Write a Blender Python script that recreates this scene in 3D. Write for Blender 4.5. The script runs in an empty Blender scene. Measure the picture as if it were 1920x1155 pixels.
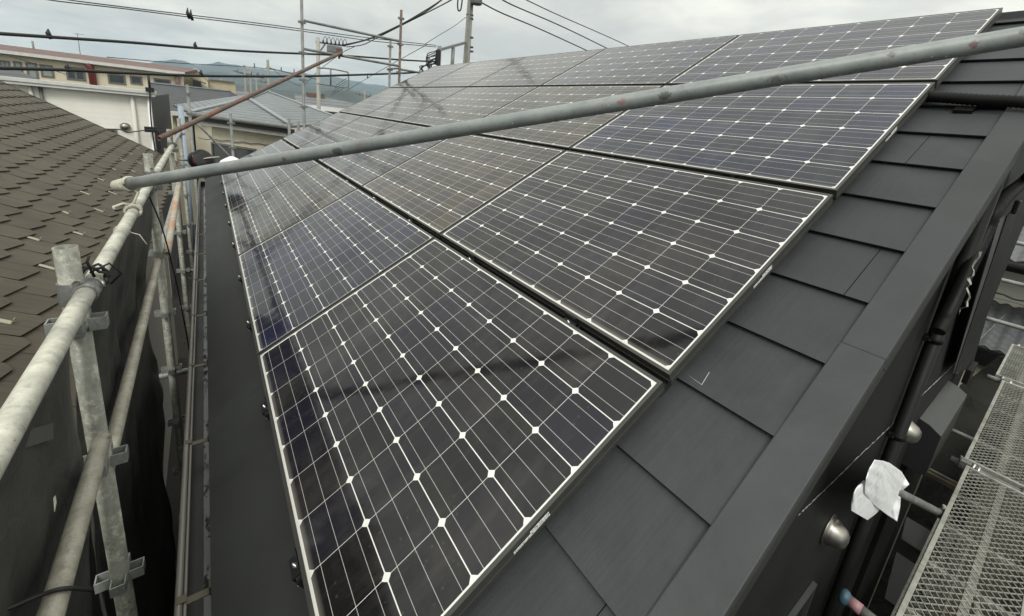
import bpy, bmesh, math, random
from mathutils import Vector, Matrix
random.seed(7)
R_ = math.radians
# ------------------------------------------------------------------ camera, sky, sun, exposure
SC = bpy.context.scene
COL = SC.collection
CAM = Vector((-0.13715, -0.56720, 1.13188))
CR = Vector((0.80910602, -0.57880368, 0.10165506))
CU = Vector((0.06256209, 0.25683719, 0.96442762))
CF = Vector((0.58432306, 0.77396444, -0.24401968))
FPX, PX, PY = 786.4, 970.0, 429.5
TH = R_(30.293)
cd = bpy.data.cameras.new('camera'); cam = bpy.data.objects.new('camera', cd); COL.objects.link(cam)
cam.matrix_world = Matrix(((CR.x, CU.x, -CF.x, CAM.x), (CR.y, CU.y, -CF.y, CAM.y), (CR.z, CU.z, -CF.z, CAM.z), (0, 0, 0, 1)))
cd.sensor_width = 36; cd.lens = FPX/1920*36; cd.shift_x = -10/1920; cd.shift_y = -148/1920
cd.clip_start = 0.02; cd.clip_end = 20000
SC.camera = cam
SC.view_settings.view_transform = 'Standard'; SC.view_settings.look = 'None'
SC.view_settings.exposure = 0.12; SC.view_settings.gamma = 1
SUN_EL, SUN_AZ = R_(50), R_(212)
w = bpy.data.worlds.new('World'); SC.world = w; w.use_nodes = True
nt = w.node_tree; N = nt.nodes; L = nt.links; N.clear()
out = N.new('ShaderNodeOutputWorld')
sky = N.new('ShaderNodeTexSky'); sky.sky_type = 'NISHITA'; sky.sun_disc = False; sky.sun_elevation = SUN_EL; sky.sun_rotation = SUN_AZ
bg1 = N.new('ShaderNodeBackground'); bg1.inputs[1].default_value = 0.06; L.new(sky.outputs[0], bg1.inputs[0])
tc = N.new('ShaderNodeTexCoord'); sp = N.new('ShaderNodeSeparateXYZ'); L.new(tc.outputs['Generated'], sp.inputs[0])
def wmath(op, a, b=None):
    m = N.new('ShaderNodeMath'); m.operation = op
    for i, v in enumerate((a, b)):
        if v is None: continue
        if isinstance(v, (int, float)): m.inputs[i].default_value = v
        else: L.new(v, m.inputs[i])
    return m.outputs[0]
zc = wmath('MAXIMUM', sp.outputs[2], 0.0)
zz = wmath('ADD', zc, 0.13)
cx = wmath('DIVIDE', sp.outputs[0], zz); cy = wmath('DIVIDE', sp.outputs[1], zz)
cb = N.new('ShaderNodeCombineXYZ'); L.new(cx, cb.inputs[0]); L.new(cy, cb.inputs[1])
def wnoise(scale, detail, rough, dist):
    n = N.new('ShaderNodeTexNoise'); n.inputs['Scale'].default_value = scale; n.inputs['Detail'].default_value = detail
    n.inputs['Roughness'].default_value = rough; n.inputs['Distortion'].default_value = dist; L.new(cb.outputs[0], n.inputs['Vector'])
    return n.outputs[0]
na = wnoise(0.55, 4, 0.5, 0.5); nb = wnoise(1.9, 6, 0.6, 0.4)
nn = wmath('ADD', wmath('MULTIPLY', na, 0.72), wmath('MULTIPLY', nb, 0.28))
cr = N.new('ShaderNodeValToRGB'); L.new(nn, cr.inputs[0])
e = cr.color_ramp.elements; e[0].position = 0.40; e[0].color = (0.55, 0.56, 0.53, 1); e[1].position = 0.60; e[1].color = (0.91, 0.91, 0.80, 1)
x = e.new(0.49); x.color = (0.68, 0.685, 0.63, 1)
lift = wmath('ADD', wmath('MULTIPLY', wmath('POWER', zc, 1.3), 1.35), 0.99)
bg2 = N.new('ShaderNodeBackground'); L.new(cr.outputs[0], bg2.inputs[0]); L.new(lift, bg2.inputs[1])
mx = N.new('ShaderNodeMixShader'); mx.inputs[0].default_value = 0.93; L.new(bg1.outputs[0], mx.inputs[1]); L.new(bg2.outputs[0], mx.inputs[2]); L.new(mx.outputs[0], out.inputs[0])
sl = bpy.data.lights.new('sun', 'SUN'); sl.energy = 1.6; sl.angle = R_(20); sl.color = (1, 0.98, 0.93)
so = bpy.data.objects.new('sun', sl); COL.objects.link(so)
sd = Vector((math.sin(SUN_AZ)*math.cos(SUN_EL), math.cos(SUN_AZ)*math.cos(SUN_EL), math.sin(SUN_EL)))
so.rotation_euler = sd.to_track_quat('Z', 'Y').to_euler()

# ------------------------------------------------------------------ geometry helpers
UU = Vector((0, 1, 0)); VV = Vector((math.cos(TH), 0, math.sin(TH))); NN = Vector((-math.sin(TH), 0, math.cos(TH)))
def RP(u, v, d=0.0): return UU*u + VV*v - NN*d                       # a point of our roof, d below the glass
def ray(px, py): return CR*((px-PX)/FPX) - CU*((py-PY)/FPX) + CF
def AX(px, py, x=None, y=None, z=None):                             # where the sight line meets a wall or a level
    r = ray(px, py)
    t = (x-CAM.x)/r.x if x is not None else (y-CAM.y)/r.y if y is not None else (z-CAM.z)/r.z
    return CAM + r*t
def APL(px, py, n, p):
    r = ray(px, py); return CAM + r*((p-CAM).dot(n)/r.dot(n))
class MB:
    def __init__(s): s.v = []; s.f = []; s.sm = []
    def face(s, pts, smooth=False):
        b = len(s.v); s.v += [Vector(p) for p in pts]; s.f.append(tuple(range(b, b+len(pts)))); s.sm.append(smooth); return s
    def box(s, c, d, X=Vector((1,0,0)), Y=Vector((0,1,0)), Z=Vector((0,0,1))):
        c = Vector(c); b = len(s.v)
        for k in (-1, 1):
            for j in (-1, 1):
                for i in (-1, 1): s.v.append(c + X*(i*d[0]/2) + Y*(j*d[1]/2) + Z*(k*d[2]/2))
        for f in ((0,2,3,1),(4,5,7,6),(0,1,5,4),(2,6,7,3),(0,4,6,2),(1,3,7,5)): s.f.append(tuple(b+i for i in f)); s.sm.append(False)
        return s
    def bb(s, a, b): a = Vector(a); b = Vector(b); return s.box((a+b)/2, (abs(b.x-a.x), abs(b.y-a.y), abs(b.z-a.z)))
    def hexa(s, p):                                                  # eight corners: bottom ring then top ring
        b = len(s.v); s.v += [Vector(q) for q in p]
        for f in ((0,3,2,1),(4,5,6,7),(0,1,5,4),(1,2,6,5),(2,3,7,6),(3,0,4,7)): s.f.append(tuple(b+i for i in f)); s.sm.append(False)
        return s
    def tube(s, pts, r, n=14, caps=True, smooth=True, hollow=0):
        pts = [Vector(p) for p in pts]; rs = r if isinstance(r, (list, tuple)) else [r]*len(pts)
        b = len(s.v); prev = None
        for i, p in enumerate(pts):
            t = (pts[min(i+1, len(pts)-1)] - pts[max(i-1, 0)]).normalized()
            if prev is None:
                a = Vector((0,0,1)) if abs(t.z) < .9 else Vector((1,0,0)); nx = t.cross(a).normalized()
            else: nx = (prev - t*prev.dot(t)).normalized()
            prev = nx; ny = t.cross(nx)
            for k in range(n):
                a = 2*math.pi*k/n; s.v.append(p + (nx*math.cos(a) + ny*math.sin(a))*rs[i])
        for i in range(len(pts)-1):
            for k in range(n):
                a0 = b+i*n+k; a1 = b+i*n+(k+1)%n; s.f.append((a0, a1, a1+n, a0+n)); s.sm.append(smooth)
        if hollow:
            for end, i in ((0, 0), (1, len(pts)-1)):
                t = (pts[1]-pts[0]).normalized() if i == 0 else (pts[i-1]-pts[i]).normalized()
                c = len(s.v); base = b+i*n
                for q, dep in ((0, 0), (1, hollow)):
                    for k in range(n): s.v.append(pts[i] + (s.v[base+k]-pts[i])*0.86 + t*dep)
                for k in range(n):
                    k2 = (k+1) % n
                    s.f.append((base+k, base+k2, c+k2, c+k)); s.sm.append(False)
                    s.f.append((c+k, c+k2, c+n+k2, c+n+k)); s.sm.append(True)
                s.f.append(tuple(c+n+k for k in range(n))); s.sm.append(False)
        elif caps:
            s.f.append(tuple(b+k for k in range(n-1, -1, -1))); s.sm.append(False)
            s.f.append(tuple(b+(len(pts)-1)*n+k for k in range(n))); s.sm.append(False)
        return s
    def lathe(s, o, ax, prof, n=24):                                 # profile of (radius, distance along ax)
        ax = Vector(ax).normalized(); a = Vector((0,0,1)) if abs(ax.z) < .9 else Vector((1,0,0)); nx = ax.cross(a).normalized(); ny = ax.cross(nx)
        b = len(s.v); o = Vector(o)
        for r, h in prof:
            for k in range(n):
                t = 2*math.pi*k/n; s.v.append(o + ax*h + (nx*math.cos(t)+ny*math.sin(t))*r)
        for i in range(len(prof)-1):
            for k in range(n):
                s.f.append((b+i*n+k, b+i*n+(k+1)%n, b+(i+1)*n+(k+1)%n, b+(i+1)*n+k)); s.sm.append(True)
        return s
    def grid(s, fn, nu, nv, smooth=True):
        b = len(s.v)
        for i in range(nu+1):
            for j in range(nv+1): s.v.append(Vector(fn(i/nu, j/nv)))
        for i in range(nu):
            for j in range(nv):
                a = b+i*(nv+1)+j; s.f.append((a, a+nv+1, a+nv+2, a+1)); s.sm.append(smooth)
        return s
    def build(s, name, m, parent=None, bevel=0, solid=0):
        me = bpy.data.meshes.new(name); me.from_pydata([tuple(v) for v in s.v], [], s.f)
        me.polygons.foreach_set('use_smooth', s.sm); me.update()
        bm = bmesh.new(); bm.from_mesh(me)
        bmesh.ops.remove_doubles(bm, verts=bm.verts, dist=1e-6)
        if not solid: bmesh.ops.recalc_face_normals(bm, faces=bm.faces)
        bm.to_mesh(me); bm.free()
        me.materials.append(m)
        o = bpy.data.objects.new(name, me); COL.objects.link(o)
        if parent is not None:
            o.parent = parent; o.matrix_parent_inverse = ROOTINV.get(parent.name, Matrix()) if parent.name in ROOTINV else Matrix()
        if bevel:
            b = o.modifiers.new('bevel', 'BEVEL'); b.width = bevel; b.segments = 2; b.limit_method = 'ANGLE'; b.angle_limit = R_(40)
        if solid:
            b = o.modifiers.new('thick', 'SOLIDIFY'); b.thickness = solid; b.offset = 0
        return o
ROOTINV = {}
def tag(o, label=None, cat=None, group=None, kind=None):
    if label: o['label'] = label
    if cat: o['category'] = cat
    if group: o['group'] = group
    if kind: o['kind'] = kind
    return o
def thing(name, loc, label, cat, group=None):
    """an Empty at the thing's base; children are modelled in world space (inverse kept) unless told otherwise"""
    o = bpy.data.objects.new(name, None); COL.objects.link(o); o.location = loc; o.empty_display_size = .1
    tag(o, label, cat, group); ROOTINV[o.name] = Matrix.Translation(-Vector(loc)); return o
def clone(root, M, label, group=None, name=None, color=None):
    """copy a thing with its parts and sub-parts"""
    r = root.copy(); COL.objects.link(r); r.matrix_world = M; r['label'] = label
    if group: r['group'] = group
    for ch in root.children:
        c = ch.copy(); COL.objects.link(c); c.parent = r
        if color: c.color = color
        for g in ch.children:
            d = g.copy(); COL.objects.link(d); d.parent = c
    return r

# ------------------------------------------------------------------ materials
class NT:
    def __init__(s, name):
        s.m = bpy.data.materials.new(name); s.m.use_nodes = True; s.t = s.m.node_tree; s.n = s.t.nodes; s.l = s.t.links
        s.b = s.n['Principled BSDF']; s.o = s.n['Material Output']
        s.tc = s.n.new('ShaderNodeTexCoord')
    def put(s, sock, v):
        if hasattr(v, 'links') or hasattr(v, 'is_linked'): s.l.new(v, sock)
        elif isinstance(v, (tuple, list)): sock.default_value = (*v, 1) if len(v) == 3 and len(sock.default_value) == 4 else v
        else: sock.default_value = v
    def M(s, op, a, b=None, c=None, clamp=False):
        m = s.n.new('ShaderNodeMath'); m.operation = op; m.use_clamp = clamp
        for i, v in enumerate((a, b, c)):
            if v is not None: s.put(m.inputs[i], v)
        return m.outputs[0]
    def noise(s, scale=5, detail=3, rough=.5, coord='Object', vec=None, sc=None, dist=0):
        n = s.n.new('ShaderNodeTexNoise'); n.inputs['Scale'].default_value = scale; n.inputs['Detail'].default_value = detail
        n.inputs['Roughness'].default_value = rough; n.inputs['Distortion'].default_value = dist
        v = vec or s.tc.outputs[coord]
        if sc:
            mp = s.n.new('ShaderNodeMapping'); mp.inputs['Scale'].default_value = sc; s.l.new(v, mp.inputs['Vector']); v = mp.outputs[0]
        s.l.new(v, n.inputs['Vector']); return n.outputs[0]
    def vor(s, scale, feature='F1', coord='Object', sc=None, out='Distance'):
        n = s.n.new('ShaderNodeTexVoronoi'); n.feature = feature; n.inputs['Scale'].default_value = scale; v = s.tc.outputs[coord]
        if sc:
            mp = s.n.new('ShaderNodeMapping'); mp.inputs['Scale'].default_value = sc; s.l.new(v, mp.inputs['Vector']); v = mp.outputs[0]
        s.l.new(v, n.inputs['Vector']); return n.outputs[out]
    def ramp(s, fac, stops):
        r = s.n.new('ShaderNodeValToRGB'); s.l.new(fac, r.inputs[0]); e = r.color_ramp.elements
        e[0].position, e[0].color = stops[0][0], (*stops[0][1], 1); e[1].position, e[1].color = stops[-1][0], (*stops[-1][1], 1)
        for p, c in stops[1:-1]: q = e.new(p); q.color = (*c, 1)
        return r.outputs[0]
    def mask(s, fac, a, b):
        m = s.n.new('ShaderNodeMapRange'); m.inputs['From Min'].default_value = a; m.inputs['From Max'].default_value = b; s.l.new(fac, m.inputs['Value']); return m.outputs[0]
    def mix(s, f, a, b, mode='MIX'):
        m = s.n.new('ShaderNodeMix'); m.data_type = 'RGBA'; m.blend_type = mode; s.put(m.inputs[0], f); s.put(m.inputs[6], a); s.put(m.inputs[7], b); return m.outputs[2]
    def bump(s, h, strength=.3, dist=.01, nrm=None):
        b = s.n.new('ShaderNodeBump'); b.inputs['Strength'].default_value = strength; b.inputs['Distance'].default_value = dist; s.l.new(h, b.inputs['Height'])
        if nrm: s.l.new(nrm, b.inputs['Normal'])
        s.l.new(b.outputs[0], s.b.inputs['Normal']); return b.outputs[0]
    def xyz(s, coord='Object'):
        p = s.n.new('ShaderNodeSeparateXYZ'); s.l.new(s.tc.outputs[coord], p.inputs[0]); return p.outputs
    def fin(s, col=None, rough=None, metal=None, spec=None, alpha=None):
        for k, v in (('Base Color', col), ('Roughness', rough), ('Metallic', metal), ('Specular IOR Level', spec), ('Alpha', alpha)):
            if v is not None: s.put(s.b.inputs[k], v)
        return s.m
def plain(name, col, rough=.6, metal=0, var=.25, scale=6, bump=0, spec=.5, sc=None):
    t = NT(name); n = t.noise(scale, 5, .6, sc=sc)
    c = t.mix(n, tuple(v*(1-var) for v in col), tuple(min(1, v*(1+var)) for v in col))
    if bump: t.bump(t.noise(scale*12, 3), bump, .004)
    return t.fin(c, t.M('ADD', t.M('MULTIPLY', n, .2), rough-.1), metal, spec)

def mat_galv(name, base, light, rust=.0, rustcol=(.20,.085,.055), chalk=.5, rough=.45, sc=1):
    """old galvanised scaffold tube: zinc mottling, scratches, dried mortar, paint and rust spots"""
    t = NT(name)
    n1 = t.noise(9*sc, 6, .65); n2 = t.noise(55*sc, 4, .7, sc=(1, 1, .35)); n3 = t.noise(26*sc, 6, .75, dist=.15)
    c = t.mix(t.mask(n1, .35, .68), base, light)
    c = t.mix(t.M('MULTIPLY', t.mask(n2, .5, .62), .35), c, tuple(v*.6 for v in base))
    ch = t.M('MULTIPLY', t.mask(n3, .58-.10*chalk, .70-.04*chalk), min(1, .30+chalk*.5))
    c = t.mix(ch, c, (.52, .50, .42))
    if rust:
        r = t.mask(t.noise(5*sc, 6, .7), .66-.30*rust, .72-.22*rust)
        c = t.mix(r, c, t.mix(n2, rustcol, tuple(v*1.7 for v in rustcol)))
    d = t.mask(t.noise(30*sc, 3, .6), .68, .72); c = t.mix(t.M('MULTIPLY', d, .7), c, (.06, .055, .05))
    scr = t.mask(t.noise(16*sc, 3, .55, sc=(6, .5, 6)), .62, .70); c = t.mix(t.M('MULTIPLY', scr, .35), c, (.50,.50,.46))
    t.bump(t.M('ADD', n2, t.M('MULTIPLY', n3, .6)), .35, .003)
    return t.fin(c, t.M('ADD', t.M('MULTIPLY', n1, .25), rough-.05), .15, .5)
M = {}
M['galv'] = mat_galv('galvanised_steel', (.20,.21,.20), (.33,.34,.32), chalk=.25)
M['galv_far'] = mat_galv('galvanised_steel_grey', (.15,.16,.155), (.24,.25,.24), chalk=.15, sc=.6)
M['galv_dirty'] = mat_galv('galvanised_mortar', (.155,.16,.135), (.27,.275,.235), chalk=.75, rust=.08)
M['rail'] = mat_galv('rail_pale', (.27,.27,.235), (.68,.67,.57), chalk=.9, rust=.10)
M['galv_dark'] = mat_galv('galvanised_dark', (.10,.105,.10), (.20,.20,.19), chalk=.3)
M['beige'] = mat_galv('beige_mortar_tube', (.26,.25,.20), (.52,.49,.40), chalk=.7)
M['rust'] = mat_galv('rusty_tube', (.105,.075,.062), (.175,.130,.105), rust=.45, rustcol=(.17,.075,.05), chalk=.1, rough=.7)
M['rustpale'] = mat_galv('rust_washed_tube', (.34,.30,.24), (.46,.42,.34), rust=.55, rustcol=(.30,.17,.11), chalk=.6)
def tube_t(px):                                                      # distance along the long tube of a mark seen at picture column px
    dv_ = Vector((.63426, -.73034, .25361)); c_ = Vector((.78528, .43804, 1.17990)); c_ = CAM + (c_-CAM)*1.08; best = None
    for i in range(-400, 300):
        q = c_ + dv_*(i*.005); r = q-CAM; z_ = r.dot(CF)
        if z_ > .05:
            x_ = PX + FPX*r.dot(CR)/z_
            if best is None or abs(x_-px) < best[0]: best = (abs(x_-px), q.dot(dv_))
    return best[1]
MARKS = [(tube_t(px), w_, kc, th_) for px, w_, kc, th_ in ((545, .045, (.13,.03,.04), .30), (640, .045, (.03,.03,.03), .22), (684, .05, (.26,.10,.10), .34), (1165, .045, (.24,.09,.09), .30), (1245, .045, (.03,.025,.025), .24), (1450, .09, (.06,.055,.055), .33), (1660, .05, (.07,.065,.06), .34), (1812, .035, (.12,.02,.03), .28), (1900, .03, (.05,.04,.04), .32))]
# the long foreground tube: grey green zinc with maroon paint marks and scuffs
t = NT('painted_grey_tube'); n1 = t.noise(7, 6, .6); n2 = t.noise(60, 4, .65, sc=(1, 1, 1)); p = t.noise(3.1, 2, .5)
c = t.mix(t.mask(n1, .3, .7), (.175,.195,.19), (.285,.31,.30)); c = t.mix(t.M('MULTIPLY', t.mask(n2, .52, .62), .30), c, (.13,.135,.13))
vd = t.n.new('ShaderNodeVectorMath'); vd.operation = 'DOT_PRODUCT'; t.l.new(t.tc.outputs['Object'], vd.inputs[0]); vd.inputs[1].default_value = (.63426, -.73034, .25361)
gr = t.noise(46, 5, .75); gr2 = t.noise(95, 4, .75)
pp_ = Vector((.63426, -.73034, .25361)).cross(CF).normalized(); pp_ = pp_ if pp_.z > 0 else -pp_
cc_ = CAM + (Vector((.78528, .43804, 1.17990))-CAM)*1.08; vp = t.n.new('ShaderNodeVectorMath'); vp.operation = 'DOT_PRODUCT'; t.l.new(t.tc.outputs['Object'], vp.inputs[0]); vp.inputs[1].default_value = tuple(pp_); h0_ = cc_.dot(pp_)
for k9, (pos, wd_, kc, th_) in enumerate(MARKS):
    hoff = h0_ + (.002, -.004, .006, .0, -.002, -.008, .005, -.004, .004)[k9]
    m_ = t.M('SUBTRACT', 1.0, t.M('DIVIDE', t.M('ABSOLUTE', t.M('SUBTRACT', vd.outputs['Value'], pos)), wd_), clamp=True)
    hm = t.M('SUBTRACT', 1.0, t.M('DIVIDE', t.M('ABSOLUTE', t.M('SUBTRACT', vp.outputs['Value'], hoff)), .016), clamp=True); m_ = t.M('MULTIPLY', m_, t.M('POWER', hm, .4)); m_ = t.mask(t.M('MULTIPLY', m_, gr if kc[0] > .08 else gr2), th_, th_+.05); c = t.mix(t.M('MULTIPLY', m_, .62), c, kc)
wsp = t.mask(t.vor(26), .10, .06); c = t.mix(t.M('MULTIPLY', wsp, t.mask(t.noise(6, 2), .56, .6)), c, (.6,.61,.57))
t.bump(n2, .2, .001); M['bigtube'] = t.fin(c, t.M('ADD', t.M('MULTIPLY', n1, .2), .38), .1, .5)

def mat_roofmetal(name, col, streak=True, rough=.5):
    t = NT(name); n = t.noise(5, 6, .6, sc=(1,1,1)); g = t.noise(330, 3, .6)
    c = t.mix(t.mask(n, .3, .7), tuple(v*.88 for v in col), tuple(v*1.12 for v in col))
    c = t.mix(t.M('MULTIPLY', t.mask(t.noise(60, 5, .7), .66, .74), .25), c, tuple(v*1.9 for v in col))
    st = t.noise(62, 2, .5, sc=(.03, 1, .03)) if streak else t.noise(8, 2)
    h = t.M('ADD', t.M('MULTIPLY', st, .8 if streak else .3), t.M('MULTIPLY', g, .30))
    t.bump(h, .30 if streak else .3, .006 if streak else .004)
    w1 = t.mask(t.noise(1.6, 7, .72, dist=.7), .50, .66); c = t.mix(t.M('MULTIPLY', w1, .30), c, tuple(v*1.55+.004 for v in col))
    dr = t.mask(t.noise(7, 4, .6, sc=(.22, 1, .22)), .58, .70); c = t.mix(t.M('MULTIPLY', dr, .22), c, tuple(v*.55 for v in col))
    return t.fin(c, t.M('ADD', t.M('MULTIPLY', n, .25), rough-.05), 0, .26)
M['tile'] = mat_roofmetal('charcoal_roof_metal', (.041, .0450, .0470))
M['cap'] = mat_roofmetal('charcoal_flashing', (.049, .0525, .0545), False, .52)
M['eave'] = mat_roofmetal('charcoal_eave_flashing', (.036, .038, .038), False, .58)
M['joint'] = plain('black_joint', (.012,.012,.013), .7)
M['blacksteel'] = plain('black_steel', (.018,.018,.019), .38, .3, scale=30)
M['bolt'] = plain('bright_bolt', (.62,.62,.60), .3, .85, scale=60)
M['frame'] = plain('anodised_frame', (.060,.059,.054), .45, .35, scale=8, var=.3)
M['backrail'] = plain('rail_black', (.03,.03,.03), .5, .3)
M['brass'] = plain('gutter_bracket_metal', (.10,.088,.062), .5, .5, scale=30)

# solar laminate: cells, string gaps, chamfered corners, bus bars (object x = up the slope, y = along the eave, metres)
t = NT('solar_laminate'); X, Y, _ = t.xyz(); P = .158
def tri(v, period): # distance to the nearest grid line
    f = t.M('FRACT', t.M('DIVIDE', v, period)); return t.M('MULTIPLY', t.M('MINIMUM', f, t.M('SUBTRACT', 1.0, f)), period)
dx, dy = tri(t.M('ADD', X, 10*P), P), tri(t.M('ADD', Y, 10*P), P)
lt = lambda a, b: t.M('LESS_THAN', a, b)
gap = t.M('MAXIMUM', lt(dx, .0014), lt(dy, .0006))
dia = lt(t.M('ADD', dx, dy), .0130)
outx = t.M('MAXIMUM', lt(X, .0005), t.M('GREATER_THAN', X, 6*P-.0005)); outy = t.M('MAXIMUM', lt(Y, .0005), t.M('GREATER_THAN', Y, 9*P-.0005))
white = t.M('MAXIMUM', t.M('MAXIMUM', gap, dia), t.M('MAXIMUM', outx, outy))
fx = t.M('FRACT', t.M('DIVIDE', t.M('ADD', X, 10*P), P))
b3 = t.M('MINIMUM', t.M('ABSOLUTE', t.M('SUBTRACT', fx, .5)), t.M('ABSOLUTE', t.M('SUBTRACT', t.M('ABSOLUTE', t.M('SUBTRACT', fx, .5)), .315)))
bus = lt(b3, .0040)
cidx = t.n.new('ShaderNodeCombineXYZ'); t.l.new(t.M('FLOOR', t.M('DIVIDE', X, P)), cidx.inputs[0]); t.l.new(t.M('FLOOR', t.M('DIVIDE', Y, P)), cidx.inputs[1])
oi = t.n.new('ShaderNodeObjectInfo'); t.l.new(t.M('MULTIPLY', oi.outputs['Random'], 57), cidx.inputs[2])
wn = t.n.new('ShaderNodeTexWhiteNoise'); t.l.new(cidx.outputs[0], wn.inputs[0])
rv = t.n.new('ShaderNodeSeparateColor'); t.l.new(wn.outputs['Color'], rv.inputs[0])
cell = t.mix(rv.outputs[0], (.35,.35,.37), (.90,.86,.90)); lown = t.mask(t.noise(1.1, 2, .5, vec=None), .42, .62); cell = t.mix(t.M('MULTIPLY', t.mask(rv.outputs[1], .35, 1), .8), cell, (.70,.76,1.55), 'MULTIPLY'); cell = t.mix(t.M('MULTIPLY', lown, .6), cell, (.8,.9,1.35), 'MULTIPLY')
cell = t.mix(1.0, cell, oi.outputs['Color'], 'MULTIPLY')
c = t.mix(bus, cell, (.42,.42,.40)); c = t.mix(white, c, (.74,.74,.70))
wv = t.n.new('ShaderNodeVectorMath'); wv.operation = 'ADD'; t.l.new(t.tc.outputs['Object'], wv.inputs[0]); t.l.new(cidx.outputs[0], wv.inputs[1]); wv.inputs[1].default_value = (0,0,0)
ofs = t.n.new('ShaderNodeCombineXYZ'); t.l.new(t.M('MULTIPLY', oi.outputs['Random'], 40), ofs.inputs[0]); t.l.remove(wv.inputs[1].links[0]); t.l.new(ofs.outputs[0], wv.inputs[1]); vv = wv.outputs[0]
dust = t.mask(t.noise(3.2, 6, .62, vec=vv, dist=.6), .47, .80); streaks = t.mask(t.noise(9, 4, .6, vec=vv, sc=(.35, 2.2, 1)), .50, .85)
vs = t.n.new('ShaderNodeTexVoronoi'); vs.inputs['Scale'].default_value = 38; t.l.new(vv, vs.inputs['Vector'])
spots = t.M('MULTIPLY', t.mask(vs.outputs['Distance'], .17, .10), t.mask(t.noise(3.5, 2, .5, vec=vv), .52, .60))
film = t.M('ADD', t.M('ADD', t.M('MULTIPLY', dust, .075), .012), t.M('ADD', t.M('MULTIPLY', streaks, .05), t.M('MULTIPLY', spots, .06)))
edge = t.M('MULTIPLY', t.mask(X, .016, -.006), .45)
c = t.mix(t.M('ADD', film, edge, clamp=True), c, (.38,.36,.31))
t.bump(t.noise(5, 2, .5, vec=vv), .045, .05)
M['glass'] = t.fin(c, t.M('ADD', t.M('MULTIPLY', film, .6), .085), 0, .38)

t = NT('sticker_print'); X, Y, Z = t.xyz('Object'); v = t.noise(900, 2, .5, sc=(.5, 1, .35)); c = t.mix(t.mask(v, .40, .44), (.06,.06,.06), (.74,.74,.72)); M['sticker'] = t.fin(c, .5)

# ------------------------------------------------------------------ our house: roof, walls, gutter
RD = .09                                                             # roof skin lies this far below the glass
house = thing('dark_house', (3.7, 3.7, -6), 'charcoal metal roofed house carrying the rows of solar panels', 'house')
NEAR, FAR, RIDGE, PITCH = -.27, 7.62, 4.12, .266
mb = MB(); mk = MB(); first = .769 - PITCH*3
v = first - .18
k = 0
courses = []
vv0 = first
while vv0 < RIDGE: courses.append(vv0); vv0 += PITCH
def crs(a, b, joints):
    lo, hi = -.013, .001
    segs = [NEAR+.0006] + joints + [FAR]
    for i in range(len(segs)-1):
        g = .0012 if i else 0; g2 = .0012 if i < len(segs)-2 else 0
        u0, u1 = segs[i]+g, segs[i+1]-g2
        P0 = [RP(u0, a, RD-.022), RP(u1, a, RD-.022), RP(u1, b+.06, RD-.003), RP(u0, b+.06, RD-.003)]
        B0 = [RP(u0, a+.001, RD-.017), RP(u1, a+.001, RD-.017), RP(u1, b+.06, RD-.001), RP(u0, b+.06, RD-.001)]
        mb.hexa(B0 + P0)
        mk.hexa([RP(u0, a+.008, RD-.002), RP(u1, a+.008, RD-.002), RP(u1, a+.03, RD-.002), RP(u0, a+.03, RD-.002), RP(u0, a+.008, RD-.0165), RP(u1, a+.008, RD-.0165), RP(u1, a+.03, RD-.0148), RP(u0, a+.03, RD-.0148)])
jset = {0: -.2, 5: -.209, 8: -.107}
for i, a in enumerate(courses):
    b = min(a+PITCH, RIDGE-.06)
    if i == 1: js = [-.198]
    elif i == 6: js = [-.209]
    elif i == 9: js = [-.107]
    else: js = [NEAR + .9 + (i*1.31) % 1.6]
    js = sorted(js + [q for q in (js[0]+2.73, js[0]+5.46) if q < FAR-.2])
    crs(a, b, js)
mb.build('roof_tiles', M['tile'], house); mk.build('tile_gap_shade', M['joint'], house)  # black strips colour in the shadow gap under each course
mb = MB(); mb.hexa([RP(NEAR-.06, -.27, RD+.04), RP(FAR+.08, -.27, RD+.04), RP(FAR+.08, RIDGE, RD+.04), RP(NEAR-.06, RIDGE, RD+.04), RP(NEAR-.06, -.27, RD+.001), RP(FAR+.08, -.27, RD+.001), RP(FAR+.08, RIDGE, RD+.001), RP(NEAR-.06, RIDGE, RD+.001)])
mb.build('roof_deck', M['joint'], house)
# eave flashing: flat strip below the first course with a drip edge
mb = MB(); mb.hexa([RP(NEAR-.02, -.292, RD+.001), RP(FAR, -.292, RD+.001), RP(FAR, first+.03, RD+.001), RP(NEAR-.02, first+.03, RD+.001), RP(NEAR-.02, -.292, RD-.004), RP(FAR, -.292, RD-.004), RP(FAR, first+.03, RD-.004), RP(NEAR-.02, first+.03, RD-.004)])
mb.build('eave_flashing', M['eave'], house)
p = RP(0, -.292, RD-.004); mb = MB(); mb.bb((p.x+.001, NEAR-.02, p.z-.10), (p.x+.03, FAR, p.z-.012)); mb.build('eave_fascia', M['eave'], house)
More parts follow.
